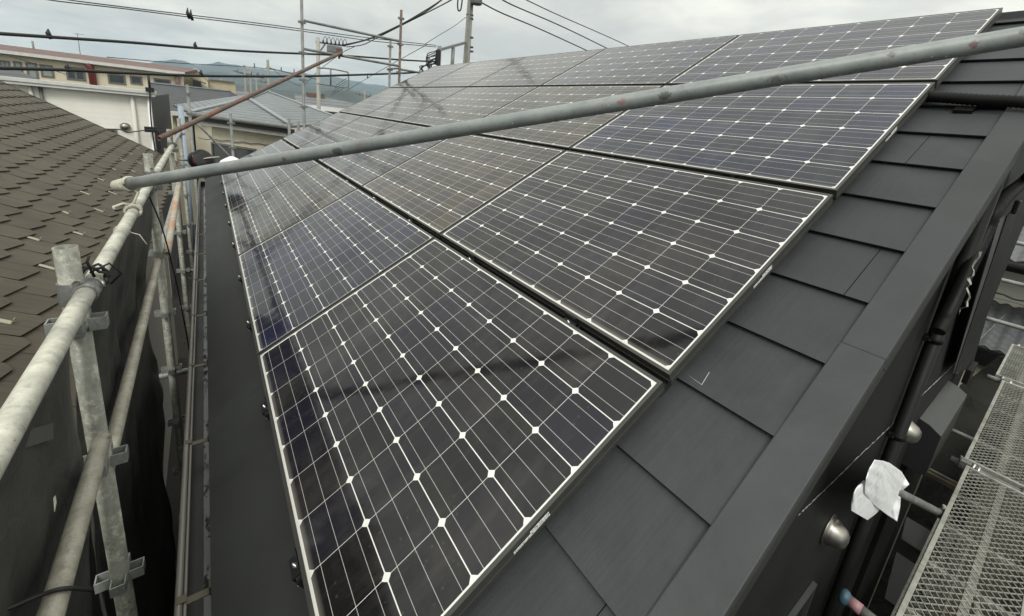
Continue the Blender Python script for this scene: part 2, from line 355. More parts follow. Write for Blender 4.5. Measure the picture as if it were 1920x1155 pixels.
# rake caps, two lengths meeting at a lap on the near gable
def cap(u0, u1, a, b, name='rake_cap', lift=0):
    mb = MB(); t_ = .024+lift
    mb.hexa([RP(u0, a, RD+.003), RP(u1, a, RD+.003), RP(u1, b, RD+.003), RP(u0, b, RD+.003), RP(u0, a, RD-t_), RP(u1, a, RD-t_), RP(u1, b, RD-t_), RP(u0, b, RD-t_)])
    o = mb.build(name, M['cap'], house, bevel=.003); return o
cap(-.368, NEAR, -.30, 1.388, lift=.002); cap(-.368, NEAR, 1.3895, RIDGE)
cap(FAR, FAR+.1, -.30, RIDGE)
boards = []
for u0, u1 in ((-.3665, -.28), (FAR+.05, FAR+.0985)):
    mb = MB(); mb.hexa([RP(u0, -.30, RD+.055), RP(u1, -.30, RD+.055), RP(u1, RIDGE, RD+.055), RP(u0, RIDGE, RD+.055), RP(u0, -.30, RD+.0035), RP(u1, -.30, RD+.0035), RP(u1, RIDGE, RD+.0035), RP(u0, RIDGE, RD+.0035)]); boards.append(mb)
t = NT('dark_rake_board'); n = t.noise(3, 4, .5); c = t.mix(n, (.030,.030,.027), (.046,.045,.040)); t.bump(t.noise(300, 2), .1, .001); M['board'] = t.fin(c, .55, 0, .2)
[q.build('rake_board', M['board'], house) for q in boards]
for v_ in (.62, 1.40, 2.13, 2.9):
    q = RP(0, v_, RD+.028); mb = MB(); mb.lathe((q.x, -.3666, q.z), (0,-1,0), [(0, .002), (.004, .0015), (.005, 0)], 10); mb.build('screw', M['blacksteel'], house)
rt = RP(0, RIDGE, RD)                                                # ridge point
mb = MB()                                                            # far slope mirrors the near one
def MR(u, v, d): q = RP(u, v, d); return Vector((2*rt.x-q.x, q.y, q.z))
vb = RIDGE-(5.75-rt.x)/math.cos(TH)
mb.hexa([MR(-.34, vb, RD+.05), MR(FAR+.08, vb, RD+.05), MR(FAR+.08, RIDGE, RD+.05), MR(-.34, RIDGE, RD+.05), MR(-.34, vb, RD), MR(FAR+.08, vb, RD), MR(FAR+.08, RIDGE, RD), MR(-.34, RIDGE, RD)])
mb.build('back_slope', M['tile'], house)
mb = MB(); zr = rt.z
for u0, u1 in ((-.372, 2.6), (2.598, 5.4), (5.398, FAR+.1)):
    a = [Vector((rt.x+s*.10, u, zr-.10*math.tan(TH)+.014)) for u in (u0, u1) for s in (-1, 1)]
    top = [Vector((rt.x+s*.070, u, zr+.010)) for u in (u0, u1) for s in (-1, 1)]
    mid = [Vector((rt.x+s*.073, u, zr-.036)) for u in (u0, u1) for s in (-1, 1)]
    mb.face([a[0], a[2], mid[2], mid[0]]); mb.face([mid[0], mid[2], top[2], top[0]]); ap = [Vector((rt.x, u, zr+.022)) for u in (u0, u1)]; mb.face([top[0], top[2], ap[1], ap[0]]); mb.face([ap[0], ap[1], top[3], top[1]]); mb.face([top[1], top[3], mid[3], mid[1]]); mb.face([mid[1], mid[3], a[3], a[1]])
    mb.face([a[0], mid[0], top[0], ap[0], top[1], mid[1], a[1]])
mb.build('ridge_cap', M['cap'], house)
# dark siding walls
t = NT('black_siding'); X, Y, Z = t.xyz()
n = t.noise(4, 5, .55); g = t.noise(26, 4, .6, sc=(.06, 1, 1)); 
c = t.mix(n, (.011,.011,.0105), (.020,.020,.019)); t.bump(g, .35, .004)
M['siding'] = t.fin(c, t.M('ADD', t.M('MULTIPLY', n, .2), .52), 0, .18)
WY = -.29
xe, ze = RP(0, -.2, RD+.05).x + .08, RP(0, -.2, RD+.05).z
rb = lambda xx: rt.z - abs(xx-rt.x)*math.tan(TH) - .045
xl, xr = .05, 5.45
mb = MB(); mb.hexa([(xl, WY, -6), (xr, WY, -6), (xr, WY+.12, -6), (xl, WY+.12, -6), (xl, WY, rb(xl)), (xr, WY, rb(xr)), (xr, WY+.12, rb(xr)), (xl, WY+.12, rb(xl))])
mb.face([(xl, WY, rb(xl)), (xr, WY, rb(xr)), (rt.x, WY, rb(rt.x))]); mb.build('gable_wall', M['siding'], house)
MB().bb((xl, WY+.121, -6), (xl+.12, FAR-.05, rb(xl)-.001)).build('side_wall', M['siding'], house); MB().bb((xr-.12, WY+.121, -6), (xr, FAR-.05, rb(xr)-.001)).build('side_wall', M['siding'], house)
mb = MB(); mb.bb((xl, FAR-.049, -6), (xr, FAR+.05, rb(xl))); mb.face([(xl, FAR+.05, rb(xl)), (xr, FAR+.05, rb(xr)), (rt.x, FAR+.05, rb(rt.x))]); mb.build('far_wall', M['siding'], house)
mb = MB(); mb.bb((p.x+.03, NEAR-.02, p.z-.115), (xl+.02, FAR, p.z-.10)); mb.build('eave_soffit', M['board'], house)
# white chalk snap line on the siding
t = NT('chalk_dust'); k_ = t.mask(t.noise(120, 4, .7), .34, .54); M['chalk'] = t.fin((.62,.61,.56), .9, alpha=t.M('MULTIPLY', k_, .85))
a, b = AX(1497, 966, y=WY-.002), AX(1890, 585, y=WY-.002); mb = MB(); w_ = .0045
rc_ = random.Random(4); nn_ = 160; up_, dn_ = [], []
for i in range(nn_+1):
    p_ = a.lerp(b, (i/nn_)**1.8); ww = w_*rc_.uniform(.15, 1.0)*(1+1.2*i/nn_); o_ = Vector((0, 0, rc_.uniform(-.004, .004))); up_.append(p_+o_+Vector((0,0,ww))); dn_.append(p_+o_-Vector((0,0,ww)))
for i in range(nn_): mb.face([dn_[i], dn_[i+1], up_[i+1], up_[i]])
mb.build('chalk_mark', M['chalk'], house)
# gutter
gx0, gx1, gz0, gz1 = -.292, -.206, -.345, -.262
mb = MB(); y0, y1 = -.36, FAR+.05; th = .003
mb.bb((gx0, y0, gz0), (gx1, y1, gz0+th)); mb.bb((gx0, y0, gz0+th), (gx0+th, y1, gz1)); mb.bb((gx1-th, y0, gz0+th), (gx1, y1, gz1-.01))
mb.bb((gx0+th, y0, gz0+th), (gx1-th, y0+th, gz1-.01)); mb.bb((gx0+th, y1-th, gz0+th), (gx1-th, y1, gz1-.01))
M['gutter'] = plain('dark_gutter', (.011,.011,.010), .45, .1, scale=12, var=.4)
gt = mb.build('gutter', M['gutter'], house)
mb = MB(); mb.tube([(gx0+.008, y0, gz1+.002), (gx0+.008, y1, gz1+.002)], .009, 12); mb.tube([(gx0+.022, y0, gz1-.004), (gx0+.022, y1, gz1-.004)], .0045, 8)
t = NT('gutter_lip_pvc'); n = t.noise(20, 4, .6, sc=(1, .1, 1)); c = t.mix(n, (.10,.095,.085), (.22,.21,.19)); M['lip'] = t.fin(c, .28); mb.build('gutter_lip', M['lip'], gt)
t = NT('gutter_puddle'); n = t.noise(26, 6, .75, sc=(1.4, .6, 1)); mk = t.mask(n, .54, .58); c = t.mix(mk, (.075,.078,.078), (.010,.010,.010)); M['water'] = t.fin(c, t.M('ADD', t.M('MULTIPLY', mk, .5), .22), 0, .5)
mb = MB(); mb.bb((gx1-.026, y0+.004, gz0+th+.0005), (gx1-th-.001, y1-.004, gz0+.012)); mb.build('gutter_water', M['water'], gt)
yy = .12
for yb in (.62, 1.30, 1.92, 2.55, 3.2, 3.85, 4.5, 5.2, 5.9, 6.6):
    mb = MB(); mb.box((gx0+.052, yb, gz1-.004), (.075, .022, .003), Z=Vector((-.12, 0, 1)).normalized()); mb.box((gx1-.006, yb, gz1+.006), (.004, .022, .03)); mb.box((gx0+.016, yb, gz1+.010), (.022, .024, .004))
    mb.build('gutter_bracket', M['brass'], gt)
# downpipe, vent hoods and shutter hood on the near gable
M['blackpvc'] = plain('black_pvc', (.010,.010,.010), .5, 0, scale=10, spec=.16)
DY = WY-.034; dpx = (AX(1755, 633, y=DY).x+AX(1680, 820, y=DY).x)/2
mb = MB(); mb.tube([(dpx, DY, 1.2), (dpx, DY, -6)], .027, 16); dp = mb.build('downpipe', M['blackpvc'], house)
for q in ((1755, 633), (1680, 820)):
    z_ = AX(q[0], q[1], y=DY).z
    mb = MB(); mb.tube([(dpx, DY, z_-.012), (dpx, DY, z_+.012)], .0315, 16); mb.box((dpx, DY+.022, z_), (.09, .014, .02)); mb.lathe((dpx-.045, DY+.012, z_), (0,-1,0), [(0, .008), (.005, .006), (.005, 0)], 8); mb.build('pipe_clip', M['blackpvc'], dp)
t = NT('stainless_hood'); n = t.noise(60, 3, .5, sc=(1, 1, .1)); M['steel'] = t.fin(t.mix(n, (.25,.24,.215), (.35,.335,.30)), t.M('ADD', t.M('MULTIPLY', n, .12), .33), 1.0)
def hood(px, py, r, lab):
    c = AX(px, py, y=WY-.055); o = Vector((c.x, WY, c.z))
    mb = MB(); mb.lathe(o, (0, -1, 0), [(0, .001), (r*1.18, .001), (r*1.18, .006), (r*1.0, .008), (r*.99, .02), (r*.92, r*.5), (r*.72, r*.95), (r*.45, r*1.2), (0, r*1.28)], 28)
    h = mb.build('vent_hood', M['steel'], house); h['label'] = lab; return h
hood(1581, 1012, .057, 'nearer round stainless vent hood'); hood(1714, 815, .064, 'farther round stainless vent hood')
M['hoodmetal'] = plain('grey_green_metal', (.048,.050,.045), .4, .2, scale=4, var=.12)
mb = MB(); x0, x1 = 3.42, 4.30; zt = -.43
prof = [(WY-.001, zt+.01), (-.344, zt-.004), (-.407, zt-.042), (-.407, zt-.34), (WY-.001, zt-.34)]
for i in range(5):
    a, b = prof[i], prof[(i+1) % 5]; mb.face([(x0, *a), (x1, *a), (x1, *b), (x0, *b)])
mb.face([(x0, *q) for q in prof]); mb.face([(x1, *q) for q in reversed(prof)])
hb = mb.build('shutter_hood', M['hoodmetal'], house, bevel=.002)
mb = MB(); mb.face([(x0-.002, q[0], q[1]-.006 if i < 3 else q[1]) for i, q in enumerate(prof)]); mb.build('end_plate', M['joint'], hb)
mb = MB(); mb.bb((x0+.02, WY-.03, -2.3), (x1-.02, WY-.001, zt-.345)); wf = mb.build('window', M['blackpvc'], house)
# lower left slot window frame on the gable
a = AX(1500, 1155, y=WY-.01)
a, b, c_ = AX(1528, 1095, y=WY-.012), AX(1536, 1102, y=WY-.012), AX(1478, 1160, y=WY-.012)
M['framegrey'] = plain('dull_window_frame', (.05,.052,.05), .4)
mb = MB(); zb = a.z; mb.bb((a.x-.5, WY-.02, zb-.01), (a.x, WY-.002, zb+.008)); mb.bb((a.x-.018, WY-.02, zb-.9), (a.x, WY-.002, zb-.012)); mb.bb((a.x-.5, WY-.02, zb-.9), (a.x-.482, WY-.002, zb-.012)); wn_ = mb.build('window', M['framegrey'], house)
mb = MB(); mb.bb((a.x-.481, WY-.006, zb-.9), (a.x-.019, WY-.003, zb-.012)); mb.build('pane', M['blacksteel'], wn_)
# long black trunking leaning across the gable, with a pale strip and a torn film
M['film'] = plain('crumpled_clear_film', (.42,.42,.36), .25, 0, scale=60, var=.5)
def wallq(pts, y, d, name, m, par):
    mb = MB(); q = [AX(px, py, y=y) for px, py in pts]; mb.hexa([v_+Vector((0, d, 0)) for v_ in q] + q); return mb.build(name, m, par)
duct = thing('cable_trunking', AX(1860, 550, y=-.35), 'long black trunking board leaning on the gable, beside the corrugated hose', 'trunking')
wallq([(1889, 405), (1916, 372), (1822, 690), (1790, 700)], -.345, .004, 'cover', M['blackpvc'], duct)
wallq([(1874, 412), (1884, 405), (1797, 700), (1787, 700)], -.342, .003, 'side_strip', M['framegrey'], duct)
mb = MB(); c0 = AX(1906, 388, y=-.36); mb.box(c0, (.10, .02, .07)); mb.build('top_box', M['blackpvc'], duct, bevel=.006)
mb = MB(); c0 = AX(1818, 698, y=-.36); mb.box(c0, (.28, .035, .12)); mb.build('bottom_box', M['blackpvc'], duct, bevel=.006)
# solar cable hose: out from under the third row, over the rake, down the gable
h0, h1 = RP(-.02+.25, 2.90, .045), RP(-.30, 2.862, .052)
pts = [RP(.25, 2.93, .040), RP(-.02, 2.915, .038), RP(-.18, 2.89, .038), RP(-.33, 2.865, .036), RP(-.42, 2.84, .05), RP(-.44, 2.78, .16)]
for px, py in ((1925, 335), (1893, 362), (1868, 392), (1850, 432), (1822, 490)): pts.append(AX(px, py, y=-.345))
for q in (AX(1785, 570, y=-.345), AX(1758, 622, y=-.345)): pts.append(q)
def smooth(pts, n=8):
    out = []; P_ = [pts[0]] + pts + [pts[-1]]
    for i in range(1, len(P_)-2):
        for k in range(n):
            t_ = k/n; a, b, c, d = P_[i-1], P_[i], P_[i+1], P_[i+2]
            out.append(.5*((2*b) + (c-a)*t_ + (2*a-5*b+4*c-d)*t_*t_ + (3*b-a-3*c+d)*t_**3))
    out.append(P_[-2]); return out
sp_ = smooth([Vector(q) for q in pts], 9)
hose = MB(); rad = []
fine = []
for i in range(len(sp_)-1):
    n_ = max(1, int((sp_[i+1]-sp_[i]).length/.006))
    for k in range(n_): fine.append(sp_[i].lerp(sp_[i+1], k/n_))
fine.append(sp_[-1]); hose.tube(fine, [.026 if i % 2 else .0225 for i in range(len(fine))], 12)
hs = hose.build('corrugated_hose', M['blackpvc'], None); tag(hs, 'black corrugated cable hose running from the panels over the rake and down the gable', 'hose')
mb = MB(); mb.box(RP(-.15, 2.865, .075), (.06, .045, .02), X=UU, Y=VV, Z=NN); mb.build('hose_clip', M['blackpvc'], hs)
mb = MB(); f0, f1 = AX(1832, 470, y=-.385), AX(1802, 588, y=-.385)
pp = []
for i in range(15):
    t_ = i/14; q = f0.lerp(f1, t_); pp.append(q + Vector((random.uniform(-.012, .012), random.uniform(-.01, .01), 0)))
mb.grid(lambda u, v: pp[round(u*14)] + Vector((v*.022, random.uniform(-.005, .005), random.uniform(-.004, .004))), 14, 2, False); fo = mb.build('plastic_film', M['film'], None, solid=.0008)
tag(fo, 'strip of torn clear film caught on the black hose at the gable', 'plastic film')

# ------------------------------------------------------------------ solar panels and their clamps
U0, U1, V0, V1 = -.016, 1.441, -.017, .963
proto = bpy.data.objects.new('solar_panel', None); COL.objects.link(proto); proto.rotation_euler = (0, -TH, 0); tag(proto, 'x', 'solar panel', 'solar panels on the roof')
def local(mb, name, m, par, bevel=0):
    o = mb.build(name, m, None, bevel); o.parent = par; return o
mb = MB(); mb.bb((V0+.009, U0+.009, -.006), (V1-.009, U1-.009, 0)); gl = local(mb, 'glass', M['glass'], proto)
mb = MB(); H = .040; lip = .0105
for a, b in (((V0, U0, -H), (V0+lip, U1, .0022)), ((V1-lip, U0, -H), (V1, U1, .0022)), ((V0+lip, U0, -H), (V1-lip, U0+lip, .0022)), ((V0+lip, U1-lip, -H), (V1-lip, U1, .0022))):
    mb.bb(a, b)
mb.bb((V0-.0025, U0+.002, -.030), (V0-.0001, U1-.002, -.024)); mb.bb((V0+.002, U0-.0022, -.026), (V1-.002, U0-.0001, -.022))
fr = local(mb, 'frame', M['frame'], proto)
mb = MB(); mb.bb((V0+.02, U0+.02, -.010), (V1-.02, U1-.02, -.0065)); local(mb, 'backsheet', M['backrail'], proto)
mb = MB(); mb.bb((.465, U0-.0034, -.019), (.524, U0-.0023, -.005)); mb.bb((.412, U0-.0034, -.019), (.4649, U0-.0023, -.012)); sticker = local(mb, 'sticker', M['sticker'], proto)
rown = ['lowest row by the eave', 'second row up from the eave', 'third row up from the eave', 'top row under the ridge']
coln = ['nearest the rake edge', 'second from the rake edge', 'middle of the row', 'second from the far end', 'at the far end']
olive = (.046,.042,.028,1); brown, blue, grey, dark = (.044,.035,.021,1), (.013,.016,.033,1), (.020,.020,.021,1), (.014,.013,.014,1)
tint = [[dark, (.015,.018,.032,1), olive, (.030,.031,.031,1), grey], [(.020,.018,.019,1), brown, (.026,.028,.036,1), (.030,.030,.030,1), grey], [blue, brown, olive, (.034,.032,.026,1), grey], [(.024,.024,.034,1), (.022,.024,.034,1), grey, (.030,.030,.032,1), grey]]  # brown and olive ones colour in the coated glass's warm reflection
first_ = True
for r in range(4):
    for c_ in range(5):
        Mx = Matrix.Translation(RP(c_*1.47, r*1.0094, 0)) @ Matrix.Rotation(-TH, 4, 'Y')
        lab = 'solar panel in the %s, %s' % (rown[r], coln[c_])
        if first_:
            proto.matrix_world = Mx; proto['label'] = lab; gl.color = tint[0][0]; first_ = False
        else:
            q = clone(proto, Mx, lab, color=tint[r][c_])
            if c_:
                for ch in list(q.children):
                    if ch.name.startswith('sticker'): bpy.data.objects.remove(ch)
# clamps: plate, bolt and foot standing on the roof
cl = bpy.data.objects.new('panel_clamp', None); COL.objects.link(cl); tag(cl, 'x', 'clamp', 'black clamps along the panel edges')
mb = MB(); mb.box((V0-.019, 0, -.022), (.030, .058, .004)).box((V0-.0045, 0, -.012), (.003, .058, .030)).box((V0-.033, 0, -.028), (.003, .058, .014)); local(mb, 'plate', M['blacksteel'], cl, .0008)
mb = MB(); mb.box((V0-.008, -.035, -.058), (.045, .008, .056)).box((V0-.008, .03, -.058), (.045, .008, .054)).box((V0+.03, 0, -.078), (.09, .09, .012)); local(mb, 'foot', M['blacksteel'], cl, .0008)
mb = MB(); mb.lathe((V0-.020, .0, -.020), (0,0,1), [(0, .012), (.0035, .012), (.0035, .005), (.0065, .0045), (.0065, 0)], 6); local(mb, 'bolt', M['bolt'], cl)
mb = MB(); mb.box((V0-.022, -.034, -.045), (.026, .003, .003)); local(mb, 'stud', M['bolt'], cl)
first_ = True
for r in range(4):
    for c_ in range(5):
        for s_, off in enumerate((.385, 1.09)):
            Mx = Matrix.Translation(RP(c_*1.47+off, r*1.0094, 0)) @ Matrix.Rotation(-TH, 4, 'Y')
            lab = '%s clamp at the lower edge of the %s panel from the rake, %s' % (('nearer', 'farther')[s_], ['first', 'second', 'third', 'fourth', 'fifth'][c_], ['lowest row', 'second row', 'third row', 'top row'][r])
            if first_: cl.matrix_world = Mx; cl['label'] = lab; first_ = False
            else: clone(cl, Mx, lab)
# mounting rail hidden in the shade between the rows
for r in range(1, 4):
    a = r*1.0094
    mb = MB(); mb.hexa([RP(.0, a-.05, RD-.012), RP(7.3, a-.05, RD-.012), RP(7.3, a+.0, RD-.012), RP(.0, a+.0, RD-.012), RP(.0, a-.05, .052), RP(7.3, a-.05, .052), RP(7.3, a+.0, .052), RP(.0, a+.0, .052)])
    tag(mb.build('mounting_rail', M['backrail'], None), 'black mounting rail in the gap below the %s of panels' % ['', 'second row', 'third row', 'top row'][r], 'rail', 'mounting rails between the panel rows')
# scratched chalk tick on the tiles
M['tick'] = plain('chalk_tick', (.55,.55,.52), .9)
mb = MB(); a, b, c2 = RP(-.058, 1.105, RD-.0185), RP(-.066, 1.056, RD-.0214), RP(-.020, 1.060, RD-.0209)
mb.tube([a, b, c2], [.0009, .0011, .0004], 5)
tag(mb.build('chalk_tick', M['tick'], house), None)

# ------------------------------------------------------------------ scaffolding along the eave (left)
PXX = -.455
posts = [.95, 3.03, 5.2, 7.35]
def pocket(z, x=0, y=0):
    mb = MB()
    for k in range(4):
        a = k*math.pi/2; d = Vector((math.cos(a), math.sin(a), 0)); s_ = Vector((-d.y, d.x, 0)); c = Vector((x, y, z)) + d*.040
        for q in (-1, 1): mb.box(c + s_*q*.017, (.034, .0035, .036), X=d, Y=s_)
        mb.box(c + d*.017, (.0035, .037, .036), X=d, Y=s_)
    return mb
pst = bpy.data.objects.new('scaffold_post', None); COL.objects.link(pst); tag(pst, 'x', 'scaffold post', 'scaffold posts beside the eave')
mb = MB(); mb.tube([(0,0,-6), (0,0,.700)], .0243, 24, hollow=.15); local(mb, 'pole', M['galv_dirty'], pst)
mb = MB(); mb.tube([(0,0,.46), (0,0,.475)], .0258, 20); local(mb, 'collar', M['galv_dark'], pst)
mb = MB(); mb.lathe((.012, -.0225, .605), (.45,-.89,0), [(.0065, -.002), (.0085, .002), (.0065, .0035), (.0048, .001), (0, .001)], 12); local(mb, 'dimple', M['galv_dark'], pst)
for z_ in (.50, .05, -.40, -.85, -1.3, -1.75, -2.2, -2.65): local(pocket(z_-.02), 'pocket', M['galv'], pst)
plab = ['galvanised scaffold post nearest the camera, open pipe top beside the pale guardrail', 'scaffold post under the low end of the long grey tube', 'scaffold post that the rusty pipe starts from', 'farthest scaffold post in the row along the eave']
for i, y_ in enumerate(posts):
    if i == 0: pst.location = (PXX, y_, 0); pst['label'] = plab[0]
    else: clone(pst, Matrix.Translation((PXX, y_, 0)), plab[i])
def pipe(name, a, b, r, m, label, cat, group=None, hollow=.12, n=20, pts=None):
    mb = MB(); a, b = Vector(a), Vector(b); k = 12
    mb.tube(pts or [a.lerp(b, i/k) for i in range(k+1)], r, n, hollow=hollow); o = mb.build(name, m, None); return tag(o, label, cat, group)
g_r = 'guardrail tubes on the eave scaffold'
pipe('guardrail', (PXX+.03, -1.0, .575), (PXX+.028, .94, .573), .0213, M['rail'], 'thick pale mortar-stained guardrail entering from the lower left corner', 'guardrail', g_r)
pipe('guardrail', (PXX+.028, .975, .573), (PXX+.02, 3.02, .555), .0213, M['rail'], 'pale guardrail between the first and second scaffold posts, brown roof behind', 'guardrail', g_r)
pipe('guardrail', (PXX+.02, 3.05, .555), (PXX+.012, 5.18, .53), .0213, M['rail'], 'guardrail from the second scaffold post to the rusty pipe', 'guardrail', g_r)
pipe('guardrail', (PXX+.012, 5.22, .53), (PXX, 7.33, .50), .0213, M['galv'], 'farthest guardrail of the eave scaffold', 'guardrail', g_r)
g_l = 'lower rail tubes on the eave scaffold'
pipe('lower_rail', (PXX+.012, -1.0, .112), (PXX+.012, .935, .112), .0213, M['beige'], 'lower rail tube with a black tie running to the nearest post', 'lower rail', g_l)
pipe('lower_rail', (PXX-.004, .97, -.045), (PXX-.004, 3.01, -.01), .0213, M['beige'], 'pale lower rail tube in front of the mesh sheet', 'lower rail', g_l)
pipe('lower_rail', (PXX-.004, 3.05, -.02), (PXX-.004, 5.18, -.02), .0213, M['galv'], 'grey lower rail tube beyond the second post', 'lower rail', g_l)
b2 = AX(335, 345, y=4.15); pipe('rusty_brace', (PXX+.045, 3.0, .02), b2, .0213, M['rustpale'], 'short rust washed brace rising beside the second post', 'brace')
# clamps at the post tops: pressed steel couplers
cp = bpy.data.objects.new('pipe_coupler', None); COL.objects.link(cp); tag(cp, 'x', 'coupler', 'couplers joining rail and post')
mb = MB(); mb.tube([(0,0,-.03), (0,0,.03)], .029, 16); mb.tube([(.028,-.03,.0), (.028,.03,.0)], .027, 16); mb.box((.005, .036, 0), (.03, .012, .045)); local(mb, 'body', M['galv_dark'], cp, .001)
mb = MB(); mb.tube([(-.01,.04,0), (.045,.045,0)], .006, 8); mb.lathe((.045,.045,0), (1,.1,0), [(0,.012),(.011,.012),(.011,0),(0,0)], 6); local(mb, 'bolt', M['bolt'], cp)
for i, y_ in enumerate(posts[:3]):
    lab = 'steel coupler holding the guardrail to the %s post' % ['nearest', 'second', 'third'][i]
    if i == 0: cp.location = (PXX, y_, .573); cp['label'] = lab
    else: clone(cp, Matrix.Translation((PXX, y_, .573-.018*i)), lab)
# the long tube across the picture
S_ = 1.08; dv = Vector((.63426, -.73034, .25361)); ctr = Vector((.78528, .43804, 1.17990))
sc = lambda q: CAM + (q-CAM)*S_
A_, B_ = AX(228, 347, y=2.04), AX(228, 347, y=2.04)+(sc(ctr + dv*1.05)-AX(228, 347, y=2.04)).normalized()*4.4
bt = pipe('long_tube', A_, B_, .0243*S_, M['bigtube'], 'long grey tube with maroon paint marks crossing above the solar panels', 'scaffold tube', hollow=.2, n=40)
M['rope'] = plain('dirty_white_rope', (.50,.48,.40), .85, 0, scale=60, bump=.5)
dn = (B_-A_).normalized(); mb = MB()
tip = A_; cap_r = .0243*S_
mb.lathe(tip - dn*.05, dn, [(0, 0), (cap_r*.6, .002), (cap_r*1.02, .02), (cap_r*1.1, .05), (cap_r*1.12, .075), (cap_r*1.02, .08)], 20)
mb.build('tape_wrap', M['rope'], bt)
def coil(c, ax, r, turns, th, step, wob=.0):
    ax = ax.normalized(); a = Vector((0,0,1)) if abs(ax.z) < .9 else Vector((1,0,0)); nx = ax.cross(a).normalized(); ny = ax.cross(nx)
    pts = []
    for i in range(int(turns*16)+1):
        t_ = i/16*2*math.pi; rr = r*(1+wob*math.sin(i*1.7)); pts.append(c + ax*(step*i/16) + (nx*math.cos(t_)+ny*math.sin(t_))*rr)
    mb = MB(); mb.tube(pts, th, 8); return mb
mb = coil(A_+dn*.035, dn, cap_r+.004, 2, .005, .012, .03); o = mb.build('rope_lashing', M['rope'], None); tag(o, 'off-white rope lashed round the tip of the long grey tube', 'rope')
rp = Vector((PXX+.026, A_.y-.13, .573)); mb = coil(rp, Vector((0,1,0)), .027, 3, .0055, .014, .05)
q0 = rp + Vector((0,.02,.025)); mb.tube([q0, q0+Vector((.02,.04,.05)), A_+dn*.05+Vector((0,0,-.02))], .005, 8); mb.tube([q0, q0+Vector((-.03,-.02,.012)), q0+Vector((-.06,-.03,.0)), q0+Vector((-.055,-.04,-.01))], .0055, 8)
o = mb.build('rope_knot', M['rope'], None); tag(o, 'knotted off-white rope tying the long tube down to the pale guardrail', 'rope')
M['wire'] = plain('black_wire', (.012,.012,.012), .5)
def wire(name, pts, r, label, cat, m=None, group=None, n=6):
    mb = MB(); mb.tube(smooth([Vector(q) for q in pts], 6), r, n); return tag(mb.build(name, m or M['wire'], None), label, cat, group)
pc = lambda px, py, y: AX(px, py, y=y)
lr = Vector((PXX+.012, .43, .112))
wire('cable_tie', [lr+Vector((-.20,-.02,.10)), lr+Vector((-.08,-.01,.04)), lr+Vector((-.02,0,.028)), lr+Vector((.015,.0,.022)), lr+Vector((.05,.01,-.02))], .0042, 'black strap looped over the lower rail at bottom left', 'strap')
# blue taped tube, rusty pipe and far posts
M['blue'] = plain('pale_blue_tape', (.30,.36,.44), .5, 0, scale=14, var=.2)
q = AX(343, 250, y=8.1); mb = MB(); mb.tube([(q.x, 8.1, -2), (q.x, 8.1, AX(343, 200, y=8.1).z)], .038, 16); o = mb.build('taped_tube', M['blue'], None); tag(o, 'upright tube wrapped in pale blue sheet beside the rusty pipe', 'wrapped tube')
a, b = AX(296, 262, y=5.05), AX(640, 99, y=7.86); ra = AX(322, 247, x=PXX+.05)
a = AX(298, 260, y=5.0); pipe('rusty_pipe', a, b, .0265, M['rust'], 'rust brown pipe rising from the third scaffold post toward the far gable', 'scaffold tube')
YF = 7.95
g_f = 'uprights of the far gable scaffold'
def farpost(px, ptop, y, lab, m, zb=-6, pk=()):
    c = AX(px, 100, y=y); top = AX(px, ptop, y=y).z; o = thing('gable_post', (c.x, y, zb), lab, 'scaffold post', g_f)
    mb = MB(); mb.tube([(c.x, y, zb), (c.x, y, top)], .0243, 16, hollow=.1); mb.build('pole', m, o)
    for z_ in pk: mb = pocket(AX(px, z_, y=y).z, c.x, y); mb.build('pocket', M['galv_far'], o)
    return c.x
xa = farpost(567.5, -60, YF, 'tall grey upright at the left end of the far guardrails', M['galv_far'], pk=(42, 99, 150, 200))
xb = farpost(750, 18, YF+.05, 'upright with a rust-brown lower half, right end of the far guardrails', M['rust'], pk=(34, 83, 136))
farpost(731.5, 73, YF+.8, 'short thin grey upright just left of the rust-brown one', M['galv_far'], pk=(87, 131))
farpost(346, 158, 9.4, 'grey upright standing behind the blue wrapped tube', M['galv_far'], pk=(175, 212))
farpost(425, 212, 9.0, 'slim grey upright in front of the cream wall window', M['galv_far'], pk=(230, 276))
farpost(538, 222, 8.6, 'leftmost short grey stub upright by the metal roof corner', M['galv_far'])
farpost(556, 227, 8.4, 'rightmost short grey stub upright by the metal roof corner', M['galv_far'])
g_h = 'horizontal tubes of the far gable scaffold'
def frail(p0, p1, y0, y1, r, lab, m=None): pipe('gable_rail', AX(*p0, y=y0), AX(*p1, y=y1), r, m or M['galv_far'], lab, 'guardrail', g_h, hollow=.05, n=12)
frail((570, 38.5), (748, 77), YF, YF, .0225, 'upper far guardrail between the two uprights, against the sky')
frail((571, 92), (747, 123.5), YF, YF, .0225, 'lower far guardrail that the rusty pipe meets')
frail((751, 130), (792, 137), YF+.1, YF+.1, .022, 'stub of far guardrail running behind the solar roof')
frail((728, 129), (750, 128), YF+.7, YF+.1, .02, 'short cross tube tying the two right uprights')
frail((372, 234), (442, 305), 9.0, 9.0, .02, 'slanting brace in front of the cream wall')
mb = MB(); q = AX(636, 98, y=7.9); mb.box(q, (.10, .09, .13)); mb.tube([q-Vector((0,0,.11)), q], .02, 8); tag(mb.build('swivel_coupler', M['rust'], None, bevel=.01), 'rusty swivel coupler where the rusty pipe meets the far guardrail', 'coupler')
M['spot'] = plain('pale_spot', (.75,.73,.60), .7); q = AX(103, 943, x=-.475); mb = MB(); mb.face([q+Vector((0,-.012,-.014)), q+Vector((0,.008,-.006)), q+Vector((0,.010,.012)), q+Vector((0,-.002,.016))]); tag(mb.build('sheet_spot', M['spot'], None, solid=.001), 'tiny pale scrap on the dark sheet at lower left', 'spot')  # small pale face laid over the dark sheet
